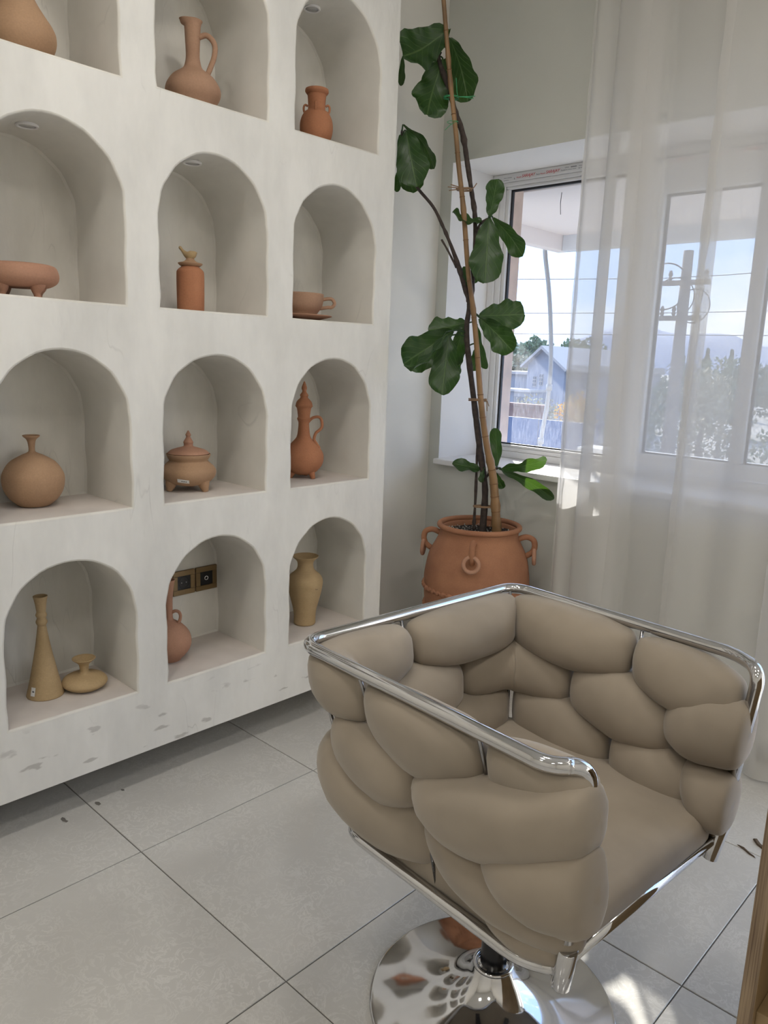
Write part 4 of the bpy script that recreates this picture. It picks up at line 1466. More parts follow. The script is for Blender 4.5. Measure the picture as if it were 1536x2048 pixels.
# top row
cushion([(SX(0.305), 0.718, 0.040, 0.040), (SX(0.235), 0.714, 0.052, 0.050), (SX(0.136), 0.710, 0.050, 0.046)], 1, th_out=0.75)
cushion([(SX(0.129), 0.712, 0.046, 0.046), (SX(0.0), 0.688, 0.068, 0.060), (SX(-0.144), 0.700, 0.058, 0.048)], 2)
cushion([(SX(-0.150), 0.704, 0.056, 0.046), (SX(-0.29), 0.698, 0.064, 0.056), (SB(-0.17), 0.704, 0.060, 0.060), (SB(-0.063), 0.712, 0.052, 0.050)], 3)
cushion([(SB(-0.057), 0.712, 0.050, 0.050), (SB(0.10), 0.704, 0.060, 0.064), (SB(0.306), 0.708, 0.060, 0.052)], 4, end1=0.6)
cushion([(SR(-0.302), 0.708, 0.060, 0.052), (SR(-0.11), 0.702, 0.064, 0.062), (SR(0.035), 0.710, 0.050, 0.050)], 5, end0=0.6)
cushion([(SR(0.041), 0.708, 0.052, 0.050), (SR(0.16), 0.692, 0.062, 0.060), (SR(0.278), 0.690, 0.050, 0.044)], 6)
# middle row
cushion([(SX(-0.014), 0.608, 0.052, 0.052), (SX(-0.12), 0.592, 0.068, 0.062), (SX(-0.262), 0.596, 0.060, 0.050)], 7, th_out=1.1)
cushion([(SB(-0.285), 0.600, 0.058, 0.048), (SB(-0.09), 0.602, 0.070, 0.060), (SB(0.092), 0.604, 0.054, 0.050)], 8)
cushion([(SB(0.098), 0.604, 0.054, 0.050), (SB(0.26), 0.606, 0.058, 0.056), (SR(-0.22), 0.606, 0.060, 0.056), (SR(-0.111), 0.604, 0.052, 0.050)], 9)
cushion([(SR(-0.105), 0.604, 0.052, 0.050), (SR(0.03), 0.602, 0.070, 0.062), (SR(0.150), 0.590, 0.050, 0.050)], 10)
# bottom row
cushion([(SX(-0.002), 0.500, 0.066, 0.046), (SX(-0.14), 0.490, 0.072, 0.060), (SX(-0.27), 0.512, 0.078, 0.056), (SB(-0.24), 0.520, 0.068, 0.050), (SB(-0.20), 0.515, 0.058, 0.046)], 11, th_out=1.25)
cushion([(SB(-0.22), 0.505, 0.060, 0.046), (SB(0.0), 0.505, 0.064, 0.052), (SB(0.290), 0.505, 0.058, 0.046)], 12)
cushion([(SR(-0.286), 0.505, 0.058, 0.046), (SR(-0.12), 0.505, 0.064, 0.054), (SR(0.004), 0.500, 0.054, 0.046)], 13)
cushion([(SR(0.010), 0.500, 0.054, 0.046), (SR(0.11), 0.498, 0.062, 0.054), (SR(0.215), 0.494, 0.052, 0.046)], 14)
# pads wrapped round the arm fronts
cushion([(SX(-0.030), 0.596, 0.040, 0.050), (SX(0.03), 0.602, 0.060, 0.062), (SX(0.12), 0.612, 0.072, 0.066), (SX(0.22), 0.646, 0.074, 0.060), (SX(0.312), 0.692, 0.074, 0.044)], 15, th_out=1.25, end1=0.85)
cushion([(SX(-0.020), 0.532, 0.050, 0.046), (SX(0.08), 0.510, 0.064, 0.058), (SX(0.18), 0.492, 0.058, 0.054), (SX(0.285), 0.470, 0.042, 0.040)], 16, th_out=1.2)
cushion([(SX(0.120), 0.548, 0.034, 0.044), (SX(0.22), 0.552, 0.068, 0.062), (SX(0.308), 0.560, 0.090, 0.044)], 17, th_out=1.3, end1=0.85)
cushion([(SX(0.10), 0.438, 0.030, 0.040), (SX(0.19), 0.432, 0.032, 0.046), (SX(0.268), 0.436, 0.030, 0.036)], 18)
cushion([(SR(0.128), 0.612, 0.040, 0.052), (SR(0.205), 0.628, 0.070, 0.070), (SR(0.300), 0.640, 0.070, 0.050)], 19, end1=0.85)
cushion([(SR(0.180), 0.520, 0.036, 0.046), (SR(0.235), 0.505, 0.058, 0.062), (SR(0.292), 0.502, 0.062, 0.046)], 20, end1=0.85)

# seat pad with a stitched front edge
sd = bmesh.new()
bmesh.ops.create_grid(sd, x_segments=24, y_segments=24, size=1.0)
vsx, fsx = [], []
for vv_ in sd.verts:
    vv_.co.z = 0.0
sd.free()
n = 26
SXX0, SXX1, SY = -0.262, 0.262, 0.262
rings = [(0.404, 0.0), (0.412, 0.004), (0.455, 0.006), (0.470, 0.0), (0.4785, -0.012), (0.482, -0.030)]
per = []
for k in range(4):
    for i in range(n):
        t = i / n * 2 - 1
        per.append([(t, -1), (1, t), (-t, 1), (-1, -t)][k])
for z, g in rings:
    for (x, y) in per:
        rr_ = 0.06
        px_, py_ = x * ((SXX1 - SXX0) / 2 + g), y * (SY + g)
        hx, hy = (SXX1 - SXX0) / 2 + g - rr_, SY + g - rr_
        qx, qy = max(-hx, min(hx, px_)), max(-hy, min(hy, py_))
        d = Vector((px_ - qx, py_ - qy))
        if d.length > rr_:
            d = d.normalized() * rr_
        vsx.append(((SXX0 + SXX1) / 2 + qx + d.x, qy + d.y, z))
m_ = len(per)
for r_ in range(len(rings) - 1):
    for i in range(m_):
        j = (i + 1) % m_
        fsx.append((r_ * m_ + i, r_ * m_ + j, (r_ + 1) * m_ + j, (r_ + 1) * m_ + i))
top0 = (len(rings) - 1) * m_
cidx = len(vsx)
vsx.append(((SXX0 + SXX1) / 2, 0, 0.490))
mid0 = len(vsx)
for i in range(m_):
    p = Vector(vsx[top0 + i])
    c = Vector(vsx[cidx])
    q = c.lerp(p, 0.6)
    q.z = 0.4885
    vsx.append(tuple(q))
for i in range(m_):
    j = (i + 1) % m_
    fsx.append((top0 + i, top0 + j, mid0 + j, mid0 + i))
    fsx.append((mid0 + i, mid0 + j, cidx))
fsx.append(tuple(reversed(range(m_))))
seat = mk('seat', vsx, fsx, 'velvet', chair, True)
tube('piping', [(SXX1 + 0.003, -0.24 + 0.48 * i / 12, 0.4545) for i in range(13)], 0.0022, 'velvet', seat, 8)


def fillet(pts, rads, n=8):
    """polyline with rounded corners"""
    out = [Vector(pts[0])]
    for i in range(1, len(pts) - 1):
        a, b, c = Vector(pts[i - 1]), Vector(pts[i]), Vector(pts[i + 1])
        r = rads[i]
        p, q = b + (a - b).normalized() * r, b + (c - b).normalized() * r
        for k in range(n + 1):
            t = k / n
            out.append(p * (1 - t) ** 2 + b * 2 * t * (1 - t) + q * t * t)
    out.append(Vector(pts[-1]))
    return out


FXX, FYY = 0.263, 0.242
rail = fillet([(FXX + 0.010, -FYY - 0.012, 0.47), (0.296, -0.268, RH), (0.262, -0.3160, RH), (-0.3155, -0.3160, RH), (-0.3155, 0.3205, RH), (0.238, 0.3205, RH), (0.300, 0.268, RH), (FXX + 0.010, FYY + 0.012, 0.47)],
              [0, 0.035, 0.028, 0.055, 0.055, 0.045, 0.035, 0], 10)
tube('top_rail', rail, 0.0125, 'chrome', chair, 16)
for s in (-1, 1):
    v, f = tube_data([(FXX, s * FYY, 0.378), (FXX + 0.013, s * (FYY + 0.010), 0.455)], 0.0155, 18)
    bevel(mk('post', v, f, 'chrome', chair, True), 0.001)
low = fillet([(FXX - 0.002, -FYY + 0.004, 0.402), (FXX - 0.05, -0.274, 0.402), (-0.228, -0.270, 0.402), (-0.228, 0.272, 0.402), (FXX - 0.04, 0.272, 0.402), (FXX - 0.002, FYY - 0.004, 0.402)], [0, 0.036, 0.06, 0.06, 0.036, 0], 10)
tube('bottom_rail', low, 0.0112, 'chrome', chair, 14)
tube('front_bar', [(FXX, -FYY, 0.416), (FXX, FYY, 0.416)], 0.0105, 'chrome', chair, 14)


def rod(p):
    return tube('rod', p, 0.0036, 'rod', chair, 8)


for s in (SX(0.131), SX(-0.146), SB(-0.06), SB(0.285), SR(0.038)):
    pts = []
    for z in (RH, 0.70, 0.6, 0.5, 0.405):
        p, nn = upos(s, z)
        p = p + nn * (0.020 * min(1, max(0, (z - 0.64) / 0.12)))
        pts.append((p.x, p.y, z))
    rod(pts)
for s in (SX(-0.012), SX(-0.275), SR(-0.108), SR(0.155)):
    p0, n0 = upos(s, 0.68)
    p1, n1 = upos(s, 0.405)
    rod([(p0.x + n0.x * 0.02, p0.y + n0.y * 0.02, 0.66), (p1.x + n1.x * 0.018, p1.y + n1.y * 0.018, 0.402)])
# swivel mechanism and trumpet base
BCX, BCY = -0.026, -0.029
box('seat_plate', BCX - 0.09, BCX + 0.09, BCY - 0.09, BCY + 0.09, 0.386, 0.400, 'black_steel', chair, 0.004)
brk = MB()
brk.box(BCX - 0.20, BCX + 0.22, BCY - 0.02, BCY + 0.02, 0.392, 0.404)
brk.box(BCX - 0.02, BCX + 0.02, BCY - 0.20, BCY + 0.22, 0.392, 0.404)
brk.build('cross_bracket', 'black_steel', chair)
pst = lathe('gas_column', [(0.0265, 0.085), (0.0265, 0.30), (0.030, 0.31), (0.030, 0.37), (0.045, 0.386)], 'black_steel', chair, 28, close_top=True)
pst.location = (BCX, BCY, 0)
bs = lathe('base', [(0.2475, 0.0), (0.2505, 0.003), (0.2490, 0.0062), (0.236, 0.0092), (0.205, 0.0155), (0.165, 0.0235), (0.125, 0.0335), (0.092, 0.0465), (0.068, 0.063), (0.052, 0.080), (0.044, 0.093), (0.0405, 0.099)], 'chrome', chair, 80, close_top=True)
bs.location = (BCX, BCY, 0)
torus('collar', (BCX, BCY, 0.0985), 0.0375, 0.0052, (1, 0, 0), (0, 1, 0), 'chrome', chair, 40, 10)

# ---------------------------------------------------------------- sheer curtains
def curtain(name, label, path, hem0, seed, z0=0.012, z1=2.78):
    o = thing(name, label, 'curtain', (path[0][0], path[0][1], 0), 0, 'sheer window curtains')
    d = catmull([tuple(p) for p in path], 7)
    nz = 20
    r_ = random.Random(seed)
    ph = [r_.uniform(0, 6.28) for _ in range(4)]
    x00, y00 = path[0]
    vs, fs = [], []
    for j in range(nz + 1):
        h = j / nz
        z = z0 + (z1 - z0) * h
        for i, (x, y) in enumerate(d):
            k = i / (len(d) - 1)
            amp = (1 - h) * 0.010
            vs.append((x - x00 + amp * math.sin(9 * k + ph[0] + h * 2), (y - 0.45) * (1.25 - 0.35 * h) + 0.45 - y00 + amp * 0.7 * math.sin(14 * k + ph[1] + 2.5 * h), z))
    n_ = len(d)
    for j in range(nz):
        for i in range(n_ - 1):
            fs.append((j * n_ + i, j * n_ + i + 1, (j + 1) * n_ + i + 1, (j + 1) * n_ + i))
    mk('voile', vs, fs, 'sheer', o, True)
    # doubled hem along the leading edge, slightly puckered
    hv, hf = [], []
    for j in range(61):
        h = j / 60
        k = h * nz
        a = min(int(k), nz - 1)
        p = Vector(vs[a * n_]).lerp(Vector(vs[(a + 1) * n_]), k - a)
        e = hem0 * (1 + 0.10 * math.sin(j * 1.9 + ph[2]) + 0.07 * math.sin(j * 4.1))
        hv += [p + Vector((-0.003 + 0.0015 * math.sin(j * 1.3), -0.004, 0)), p + Vector((e * 0.5, -0.0085 - 0.002 * math.sin(j * 2.1), 0)), p + Vector((e, -0.004, 0))]
    for j in range(60):
        for i in range(2):
            hf.append((j * 3 + i, j * 3 + i + 1, (j + 1) * 3 + i + 1, (j + 1) * 3 + i))
    mk('hem', hv, hf, 'sheer', o, True)
    return o


Y0 = 0.45
curtain('sheer_curtain', 'white sheer curtain gathered in folds next to the potted fig',
        [(0.474, Y0), (0.500, Y0 - 0.020), (0.540, Y0 - 0.012), (0.575, Y0 + 0.012), (0.590, Y0 + 0.026), (0.572, Y0 + 0.034), (0.556, Y0 + 0.024), (0.560, Y0 + 0.002), (0.585, Y0 - 0.028), (0.64, Y0 - 0.030), (0.690, Y0 - 0.008), (0.715, Y0 + 0.012), (0.706, Y0 + 0.028), (0.67, Y0 + 0.028), (0.635, Y0 + 0.010), (0.640, Y0 - 0.010), (0.675, Y0 - 0.016), (0.735, Y0 + 0.004), (0.76, Y0 + 0.020), (0.80, Y0 + 0.014), (0.86, Y0 + 0.010), (0.92, Y0 + 0.018), (0.955, Y0 + 0.020)], 0.016, 3)
curtain('sheer_curtain', 'white sheer curtain panel with a puckered hem, covering the right of the window',
        [(0.922, Y0 - 0.014), (0.96, Y0 - 0.018), (1.01, Y0 - 0.004), (1.06, Y0 + 0.010), (1.105, Y0 - 0.006), (1.15, Y0 - 0.012), (1.21, Y0 + 0.006), (1.26, Y0 + 0.020), (1.245, Y0 + 0.030), (1.225, Y0 + 0.020), (1.24, Y0 - 0.004), (1.30, Y0 - 0.020), (1.40, Y0 + 0.010), (1.46, Y0 - 0.014), (1.54, Y0 + 0.012), (1.62, Y0 - 0.004)], 0.026, 9)
cr_ = thing('curtain_rail', 'white curtain rail fixed under the ceiling above the window', 'rail', (0, Y0, ZC))
box('track', -0.2, 2.9, -0.02, 0.02, -0.03, 0.0, 'upvc', cr_, 0.003)
hk = MB()
for i in range(12):
    hk.box(0.5 + i * 0.1, 0.51 + i * 0.1, -0.004, 0.004, -0.165, -0.03)
hk.build('gliders', 'upvc', cr_)

# ---------------------------------------------------------------- plywood unit at the right edge
ply = thing('plywood_cabinet', 'open plywood cabinet cut off at the right edge of the picture', 'cabinet', (1.700, -1.04, 0), math.radians(0))
sp = MB().box(0.0, 0.020, 0.0, 0.42, 0.0, 0.80).build('side_panel', 'ply_edge', ply)
sp.data.materials.append(M['ply_face'])
for p in sp.data.polygons:
    if abs(p.normal.x) > 0.9:
        p.material_index = 1
bevel(sp, 0.0012)
for nm, a in (('bottom_panel', (0.020, 0.78, 0.012, 0.42, 0.405, 0.425)), ('top_panel', (0.0, 0.80, -0.005, 0.42, 0.80, 0.822)), ('back_panel', (0.020, 0.78, 0.402, 0.42, 0.0, 0.80)), ('side_panel', (0.78, 0.80, 0.0, 0.42, 0.0, 0.80))):
    box(nm, *a, 'ply_face', ply, 0.0012)
v, f = tube_data([(0.0195, 0.055, 0.47), (0.0206, 0.055, 0.47)], 0.003, 12)
mk('screw_hole', v, f, 'ink', ply)

CRUMBS = [(-0.018, -1.146, 0.0), (-0.005, -1.251, 0.0), (-0.034, -1.059, 0.0)]
# dry crumbs on the tiles beside the cabinet
def crumb(name, label, x, y, pts, h):
    vs = [(px_, py_, 0.0005) for px_, py_ in pts] + [(px_ * 0.8, py_ * 0.8, h + (0.001 if h > 0.003 else 0.0) * math.sin(i * 2.1)) for i, (px_, py_) in enumerate(pts)]
    n_ = len(pts)
    fs = [tuple(reversed(range(n_))), tuple(n_ + i for i in range(n_))] + [(i, (i + 1) % n_, n_ + (i + 1) % n_, n_ + i) for i in range(n_)]
    o = mk(name, vs, fs, 'debris' if 'leaf' in name else 'smudge', None)
    o.location = (x, y, 0)
    return tag(o, label, 'dry leaf' if 'leaf' in name else 'dirt')


crumb('dry_leaf', 'curled brown dry leaf bit on the floor near the right edge', 1.415, 0.085, [(-0.022, 0.016), (-0.014, 0.020), (0.004, 0.002), (0.022, -0.010), (0.026, -0.018), (0.014, -0.016), (-0.004, -0.006), (-0.016, 0.008)], 0.006)
crumb('dry_leaf', 'thin dark dry leaf shred lying along a tile joint', 1.400, 0.028, [(-0.03, 0.012), (-0.012, 0.010), (0.012, -0.004), (0.03, -0.014), (0.012, -0.010), (-0.012, 0.004)], 0.004)
crumb('floor_crumb', 'dark smudge of dirt on the floor close to the niche wall foot', 0.0, 0.0, [(-0.012, 0.0), (-0.004, 0.007), (0.010, 0.006), (0.013, -0.002), (0.003, -0.006), (-0.008, -0.005)], 0.0008).location = CRUMBS[0]
crumb('floor_crumb', 'larger dark dirt speck on the floor left of the tile crossing', 0.0, 0.0, [(-0.016, 0.002), (-0.006, 0.006), (0.004, 0.004), (0.014, 0.007), (0.017, 0.0), (0.004, -0.005), (-0.010, -0.005)], 0.0008).location = CRUMBS[1]
crumb('floor_crumb', 'tiny dark dirt speck on the shaded floor beneath the niche wall', 0.0, 0.0, [(-0.007, 0.001), (0.0, 0.005), (0.008, 0.002), (0.004, -0.004), (-0.005, -0.004)], 0.0008).location = CRUMBS[2]

# ---------------------------------------------------------------- outside the window
M['soffit'] = plain('soffit_paint', (0.72, 0.68, 0.68), 0.6)
M['fascia'] = plain('fascia_paint', (0.62, 0.66, 0.72), 0.5)
M['pink'] = plain('pink_render', (0.58, 0.45, 0.38), 0.85, noise=0.12, nscale=14)
M['hose'] = plain('white_pvc', (0.30, 0.30, 0.30), 0.4)
M['ground'] = plain('dry_ground', (0.30, 0.29, 0.26), 0.95, noise=0.3, nscale=0.3, coord='Object')
M['blue_wall'] = plain('blue_sheet', (0.045, 0.085, 0.19), 0.6, noise=0.1, nscale=3)
M['brick'] = plain('rust_brick', (0.17, 0.075, 0.055), 0.9, noise=0.2, nscale=9)
M['house'] = plain('house_render', (0.27, 0.28, 0.33), 0.8)
M['house_roof'] = plain('pale_roof', (0.40, 0.37, 0.36), 0.8)
M['house_glass'] = plain('house_window', (0.08, 0.10, 0.14), 0.2)
M['foliage'] = plain('foliage', (0.15, 0.20, 0.11), 0.9, noise=0.35, nscale=1.2)
M['foliage2'] = plain('foliage_dark', (0.10, 0.15, 0.10), 0.9, noise=0.35, nscale=1.2)
M['foliage3'] = plain('foliage_autumn', (0.55, 0.32, 0.05), 0.9, noise=0.3, nscale=2)
M['foliage4'] = plain('foliage_dry', (0.27, 0.25, 0.16), 0.9, noise=0.3, nscale=2)
M['tree_bark'] = plain('tree_bark', (0.12, 0.09, 0.07), 0.9)
M['concrete'] = plain('pole_concrete', (0.24, 0.20, 0.17), 0.9)
M['cable'] = plain('cable', (0.05, 0.05, 0.06), 0.7)
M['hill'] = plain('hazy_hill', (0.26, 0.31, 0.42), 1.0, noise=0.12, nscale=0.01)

GZ = -2.2
gr = mk('ground', [(-500, -300, GZ), (300, -300, GZ), (300, 600, GZ), (-500, 600, GZ)], [(0, 1, 2, 3)], 'ground')
tag(gr, kind='structure')
# lower wall of the building under the window and its left pier
tag(box('wall_outer', XL - 0.15, XR + 0.15, YO - 0.02, YO, GZ, -0.05, 'pink'), kind='structure')
tag(box('trim_1', WX0 - 0.35, -0.168, YG + FD, 1.035, WZ0 - 0.1, WZ1, 'pink'), kind='structure')
box('outer_sill', WX0, WX1, YG + FD, YO + 0.05, WZ0 - 0.06, WZ0 - 0.02, 'stone', win)

can = thing('canopy', 'white boxed canopy with deep fascia sheltering the window outside', 'canopy', (-0.66, 2.2, 2.0))


def cbox(nm, x0, x1, y0, y1, z0, z1, mat):
    return box(nm, x0 + 0.66, x1 + 0.66, y0 - 2.2, y1 - 2.2, z0 - 2.0, z1 - 2.0, mat, can, 0.004)


cbox('soffit', -0.66, 1.30, YO + 0.001, 2.2, 2.066, 2.20, 'soffit')
cbox('front_fascia', -0.66, 1.30, 2.2, 2.26, 1.975, 2.30, 'fascia')
cbox('side_fascia', -0.72, -0.66, YO + 0.001, 2.26, 1.975, 2.30, 'soffit')
tube('hanging_wire', [(0.62, -1.05, 0.07), (0.617, -1.05, 0.02), (0.622, -1.05, -0.03)], 0.0016, 'cable', can, 6)

hose = thing('drain_hose', 'white plastic pipe hanging down outside the left pane', 'pipe', (-0.737, 2.137, 0.66))
hp = catmull([(x + 0.737, 0, z - 0.66) for x, z in ((-0.737, 2.280), (-0.737, 2.100), (-0.737, 1.971), (-0.695, 1.773), (-0.662, 1.565), (-0.637, 1.326), (-0.636, 1.158), (-0.641, 1.050), (-0.655, 0.924), (-0.670, 0.797), (-0.688, 0.667))], 5)
box('clip', -0.016, 0.0172, -0.012, 0.012, 2.22 - 0.66, 2.25 - 0.66, 'hose', hose, 0.002)
tube('hose', hp, 0.0135, 'hose', hose, 12)
for zc in (1.17, 0.83):
    k = min(hp, key=lambda p: abs(p[2] - (zc - 0.66)))
    tube('coupling', [(k[0], k[1], k[2] - 0.018), (k[0] + 0.001, k[1], k[2] + 0.018)], 0.0195, 'hose', hose, 14)

fence = thing('blue_sheet_wall', 'long blue metal sheet wall below the left pane', 'wall', (-5, 9, GZ))
for i in range(4):
    box('sheet', -3.3 + i * 1.1, -3.3 + i * 1.1 + 1.085, 0.0, 0.04 if i % 2 else 0.055, 0.0, 0.40 - GZ, 'blue_wall', fence)
brick_wall = thing('brick_parapet', 'low rust-coloured brick wall behind the blue sheet wall', 'wall', (-9, 12, GZ))
box('wall', -3.0, 2.2, 0, 0.2, 0.0, 0.40 - GZ, 'brick', brick_wall)
box('coping', -3.0, 2.2, -0.03, 0.23, 0.40 - GZ, 0.45 - GZ, 'brick', brick_wall)

# the pale house across the way
hs = thing('house', 'pale gabled house with tall paned windows beyond the left pane', 'house', (-15.7, 26, GZ))
HB = -GZ


def prism(nm, pts, y0, y1, mat, parent):
    n_ = len(pts)
    vs = [(x, y0, z) for x, z in pts] + [(x, y1, z) for x, z in pts]
    fs = [tuple(range(n_)), tuple(reversed(range(n_, 2 * n_)))] + [(i, n_ + i, n_ + (i + 1) % n_, (i + 1) % n_) for i in range(n_)]
    return mk(nm, vs, fs, mat, parent)


prism('wall', [(-0.72, 0), (1.05, 0), (1.05, 1.22 + HB), (0.05, 1.92 + HB), (-0.72, 1.30 + HB)], 0, 6, 'house', hs)
prism('roof', [(-0.92, 1.20 + HB), (-0.88, 1.12 + HB), (0.05, 1.90 + HB), (1.25, 1.02 + HB), (1.30, 1.10 + HB), (0.05, 2.04 + HB)], -0.3, 6.2, 'house_roof', hs)
box('side_wing', -3.0, -0.72, 1.0, 6, 0, 0.82 + HB, 'house', hs)
box('wing_roof', -3.1, -0.65, 0.8, 6.2, 0.82 + HB, 0.94 + HB, 'house_roof', hs)
box('porch', -2.4, 0.3, -1.2, 0, 0, 0.16 + HB, 'house', hs)
box('porch_roof', -2.5, 0.4, -1.4, 0.0, 0.16 + HB, 0.25 + HB, 'house_roof', hs)
box('right_wing', 1.05, 2.4, 0.6, 6, 0, 1.02 + HB, 'house', hs)
box('right_wing_roof', 0.95, 2.5, 0.3, 6.2, 1.02 + HB, 1.30 + HB, 'house_roof', hs)
for x, z0, z1, w in ((-0.33, 0.36, 0.78, 0.085), (-0.02, 0.42, 0.88, 0.085), (0.42, 0.40, 0.72, 0.085), (1.7, 0.4, 0.75, 0.1)):
    y_ = -0.03 if x < 1.05 else 0.57
    wn_ = box('house_window', x - w, x + w, y_, y_ + 0.02, z0 + HB, z1 + HB, 'house_roof', hs)
    for i in (0, 1):
        for k in (0, 1, 2):
            xa = x - w + 0.015 + i * w
            za = z0 + 0.02 + k * (z1 - z0) / 3
            box('window_pane', xa, xa + w - 0.03, y_ - 0.02, y_ - 0.001, za + HB, za + (z1 - z0) / 3 - 0.03 + HB, 'house_glass', wn_)
for x in (-1.9, -1.1, -0.2):
    box('porch_opening', x - 0.3, x + 0.3, -1.23, -1.2, HB - 0.9, HB - 0.05, 'house_glass', hs)

# trees
def tree(name, label, x, y, z, rx, rz, mat, n, cone=False, seed=1, group=None, sz=None):
    t = thing(name, label, 'tree' if rz > 0.9 else 'shrub', (x, y, GZ), 0, group)
    r_ = random.Random(seed)
    mb = MB()
    cz = z - GZ
    blobs = [(r_.uniform(-0.55, 0.55) * rx, r_.uniform(-0.55, 0.55) * rx, r_.uniform(-0.5, 0.55) * rz, r_.uniform(0.35, 0.6)) for _ in range(9)]
    sz = sz or rx * 0.085
    for i in range(n):
        if cone:
            h = r_.random()
            r = rx * (1 - h) * math.sqrt(r_.random()) * (0.75 + 0.25 * math.sin(h * 40))
            a = r_.uniform(0, 6.283)
            p = Vector((r * math.cos(a), r * math.sin(a), cz - rz + 2 * rz * h))
        else:
            bx, by, bz, br = r_.choice(blobs)
            d = Vector((r_.gauss(0, 1), r_.gauss(0, 1), r_.gauss(0, 1))).normalized() * (r_.random() ** 0.4)
            p = Vector((bx + d.x * br * rx, by + d.y * br * rx, cz + bz + d.z * br * rz))
        u = Vector((r_.gauss(0, 1), r_.gauss(0, 1), r_.gauss(0, 1))).normalized()
        w = u.orthogonal().normalized()
        k = sz * r_.uniform(0.6, 1.4)
        mb.add([p - u * k, p - w * k * 0.6, p + u * k, p + w * k * 0.6], [(0, 1, 2, 3)])
    mb.build('crown', mat, t)
    tube('trunk', [(0, 0, 0), (0.02 * rx, 0, cz * 0.5), (0, 0, cz)], [0.09 * rx, 0.07 * rx, 0.03 * rx], 'tree_bark', t, 7)
    return t


tree('broadleaf_tree', 'large hazy green tree rising left of the pale house gable', -31.6, 46, 1.5, 2.2, 1.9, 'foliage', 2600, seed=11, group='trees beyond the house')
tree('broadleaf_tree', 'tall rounded green tree directly behind the pale house gable', -28.0, 45, 1.7, 1.7, 2.0, 'foliage', 2200, seed=12, group='trees beyond the house')
tree('broadleaf_tree', 'green tree just right of the white hanging pipe', -24.3, 44, 1.6, 1.7, 1.7, 'foliage', 2200, seed=13, group='trees beyond the house')
tree('broadleaf_tree', 'dry brownish tree low behind the house side wing', -20.6, 33, 0.7, 1.6, 1.2, 'foliage4', 1500, seed=14, group='trees beyond the house')
tree('autumn_tree', 'yellow-orange autumn bush beside the curtain edge', -8.45, 16, -0.1, 0.62, 0.85, 'foliage3', 1500, seed=15, sz=0.045)
tree('shrub', 'reddish dry shrub left of the orange bush', -9.9, 17, -0.35, 0.9, 0.8, 'foliage4', 1100, seed=16, sz=0.05)
for i, (x, y, z, rx, rz, c) in enumerate(((-27.0, 60, 0.6, 1.5, 2.9, True), (-24.6, 61, 0.4, 1.4, 2.7, True), (-22.2, 60, 0.4, 1.6, 2.5, True), (-20.0, 59, 0.3, 1.6, 2.5, True), (-16.5, 60, 0.4, 1.5, 2.5, True), (-13.2, 60, 0.4, 1.6, 2.6, True), (-9.8, 60, 0.4, 1.6, 2.4, True))):
    tree('conifer', ('dark pointed conifer seen through the curtain just left of the utility pole', 'dark conifer seen through the curtain right behind the utility pole', 'third hazy conifer of the row behind the curtain', 'fourth hazy conifer of the row behind the curtain', 'fifth hazy conifer of the row behind the curtain', 'sixth hazy conifer of the row behind the curtain', 'last hazy conifer of the row behind the curtain')[i], x, y, z, rx, rz, 'foliage2', 1300, True, 30 + i, 'row of conifers far behind the curtain')
for i, (x, y, z, rx, rz, m_n, lab) in enumerate(((-9.3, 21, -0.4, 1.4, 1.4, 'foliage2', 'dark leafy bush seen through the curtain left of the pole'), (-6.2, 19, -0.1, 1.3, 1.4, 'foliage4', 'dry pale bush seen through the curtain right of the pole'), (-3.2, 18, -0.2, 1.4, 1.4, 'foliage', 'green bush seen through the curtain at the right edge'), (-4.0, 10.5, -0.9, 0.8, 0.8, 'foliage4', 'low yellowish scrub outside below the right window pane'), (-12.0, 40, 0.3, 3.0, 1.6, 'foliage2', 'wide dark thicket seen through the curtain below the conifers'), (-18.0, 38, 0.2, 2.6, 1.6, 'foliage2', 'wide dark thicket behind the gathered curtain folds'), (-4.5, 40, 0.3, 3.2, 1.6, 'foliage', 'wide green thicket beyond the right edge of the curtain'), (-1.4, 10.5, -1.0, 0.9, 0.7, 'foliage', 'low green scrub outside at the right edge of the window'), (-11.2, 29, 0.3, 1.2, 1.9, 'foliage2', 'dark rounded tree through the curtain left of the utility pole'), (-8.6, 27, 0.2, 1.1, 1.9, 'foliage', 'green rounded tree through the curtain behind the utility pole'), (-6.4, 30, 0.3, 1.2, 1.9, 'foliage4', 'brownish rounded tree through the curtain beside the puckered hem'), (-3.2, 29, 0.3, 1.4, 1.9, 'foliage2', 'dark rounded tree through the curtain at the far right'))):
    tree('bush', lab, x, y, z, rx, rz, m_n, 1700, seed=50 + i, group='bushes outside the window', sz=0.07 if y < 30 else 0.16)

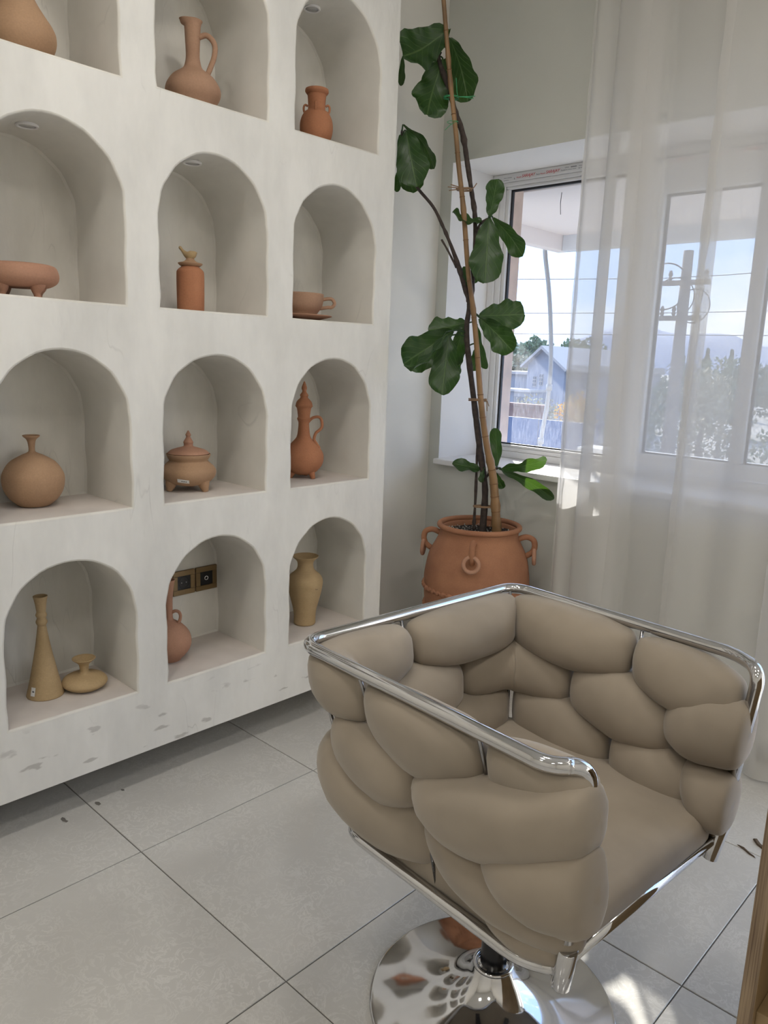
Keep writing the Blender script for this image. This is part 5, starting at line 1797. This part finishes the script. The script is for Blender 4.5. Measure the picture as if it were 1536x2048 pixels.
# utility pole
pole = thing('utility_pole', 'tall utility pole with crossarms and cable coils behind the curtain', 'pole', (-4.92, 14, GZ))
PZ = -GZ
tube('post', [(0.02, 0, 0), (0.0, 0, 3.66 + PZ)], [0.17, 0.10], 'concrete', pole, 10)
for z, x0, x1 in ((3.02, -0.72, 0.55), (2.32, -0.45, 0.45)):
    box('crossarm', x0, x1, -0.16, -0.10, z - 0.05 + PZ, z + 0.05 + PZ, 'concrete', pole)
    for k in range(4):
        x = x0 + 0.08 + k * (x1 - x0 - 0.16) / 3
        ins = lathe('insulator', [(0.02, 0), (0.045, 0.04), (0.03, 0.08), (0.045, 0.12), (0.02, 0.2)], 'concrete', pole, 10, close_top=True)
        ins.location = (x, -0.13, z + 0.05 + PZ)
torus('cable_coil', (-0.33, -0.2, 2.95 + PZ), 0.46, 0.014, (1, 0, 0), (0, 0, 1), 'cable', pole, 40, 6)
torus('cable_coil', (-0.12, -0.22, 2.72 + PZ), 0.40, 0.012, (1, 0.2, 0), (0, 0.1, 1), 'cable', pole, 40, 6)
torus('cable_coil', (0.30, -0.2, 2.55 + PZ), 0.33, 0.012, (1, 0, 0), (0, 0, 1), 'cable', pole, 40, 6)
for i, (z, dz, lab) in enumerate(((3.10, 0.45, 'uppermost overhead wire running from the utility pole'), (2.42, 0.15, 'middle overhead wire running from the utility pole'), (1.98, 0.02, 'lowest overhead wire running from the utility pole'))):
    pts = [(-16 + 24 * k / 16, 13.87 + 0.0 * k, z + (dz * abs(k - 7.4) / 8.0) - 0.0) for k in range(17)]
    w = tube('overhead_wire', [(a + 4.92, b - 13.87, c - z) for a, b, c in pts], 0.008, 'cable', None, 5)
    w.location = (-4.92, 13.87, z)
    tag(w, lab, 'wire', 'overhead wires')

# far hills
hv, hf = [], []
nh = 60
r_ = random.Random(8)
for i in range(nh + 1):
    x = -420 + 520 * i / nh
    zt = 22 + 5 * math.sin(i * 0.35) + 3 * math.sin(i * 0.9 + 1) + r_.uniform(-0.8, 0.8)
    hv += [(x, 400, GZ), (x, 430, zt * 0.6), (x, 470, zt), (x, 560, GZ)]
for i in range(nh):
    for k in range(3):
        hf.append((i * 4 + k, (i + 1) * 4 + k, (i + 1) * 4 + k + 1, i * 4 + k + 1))
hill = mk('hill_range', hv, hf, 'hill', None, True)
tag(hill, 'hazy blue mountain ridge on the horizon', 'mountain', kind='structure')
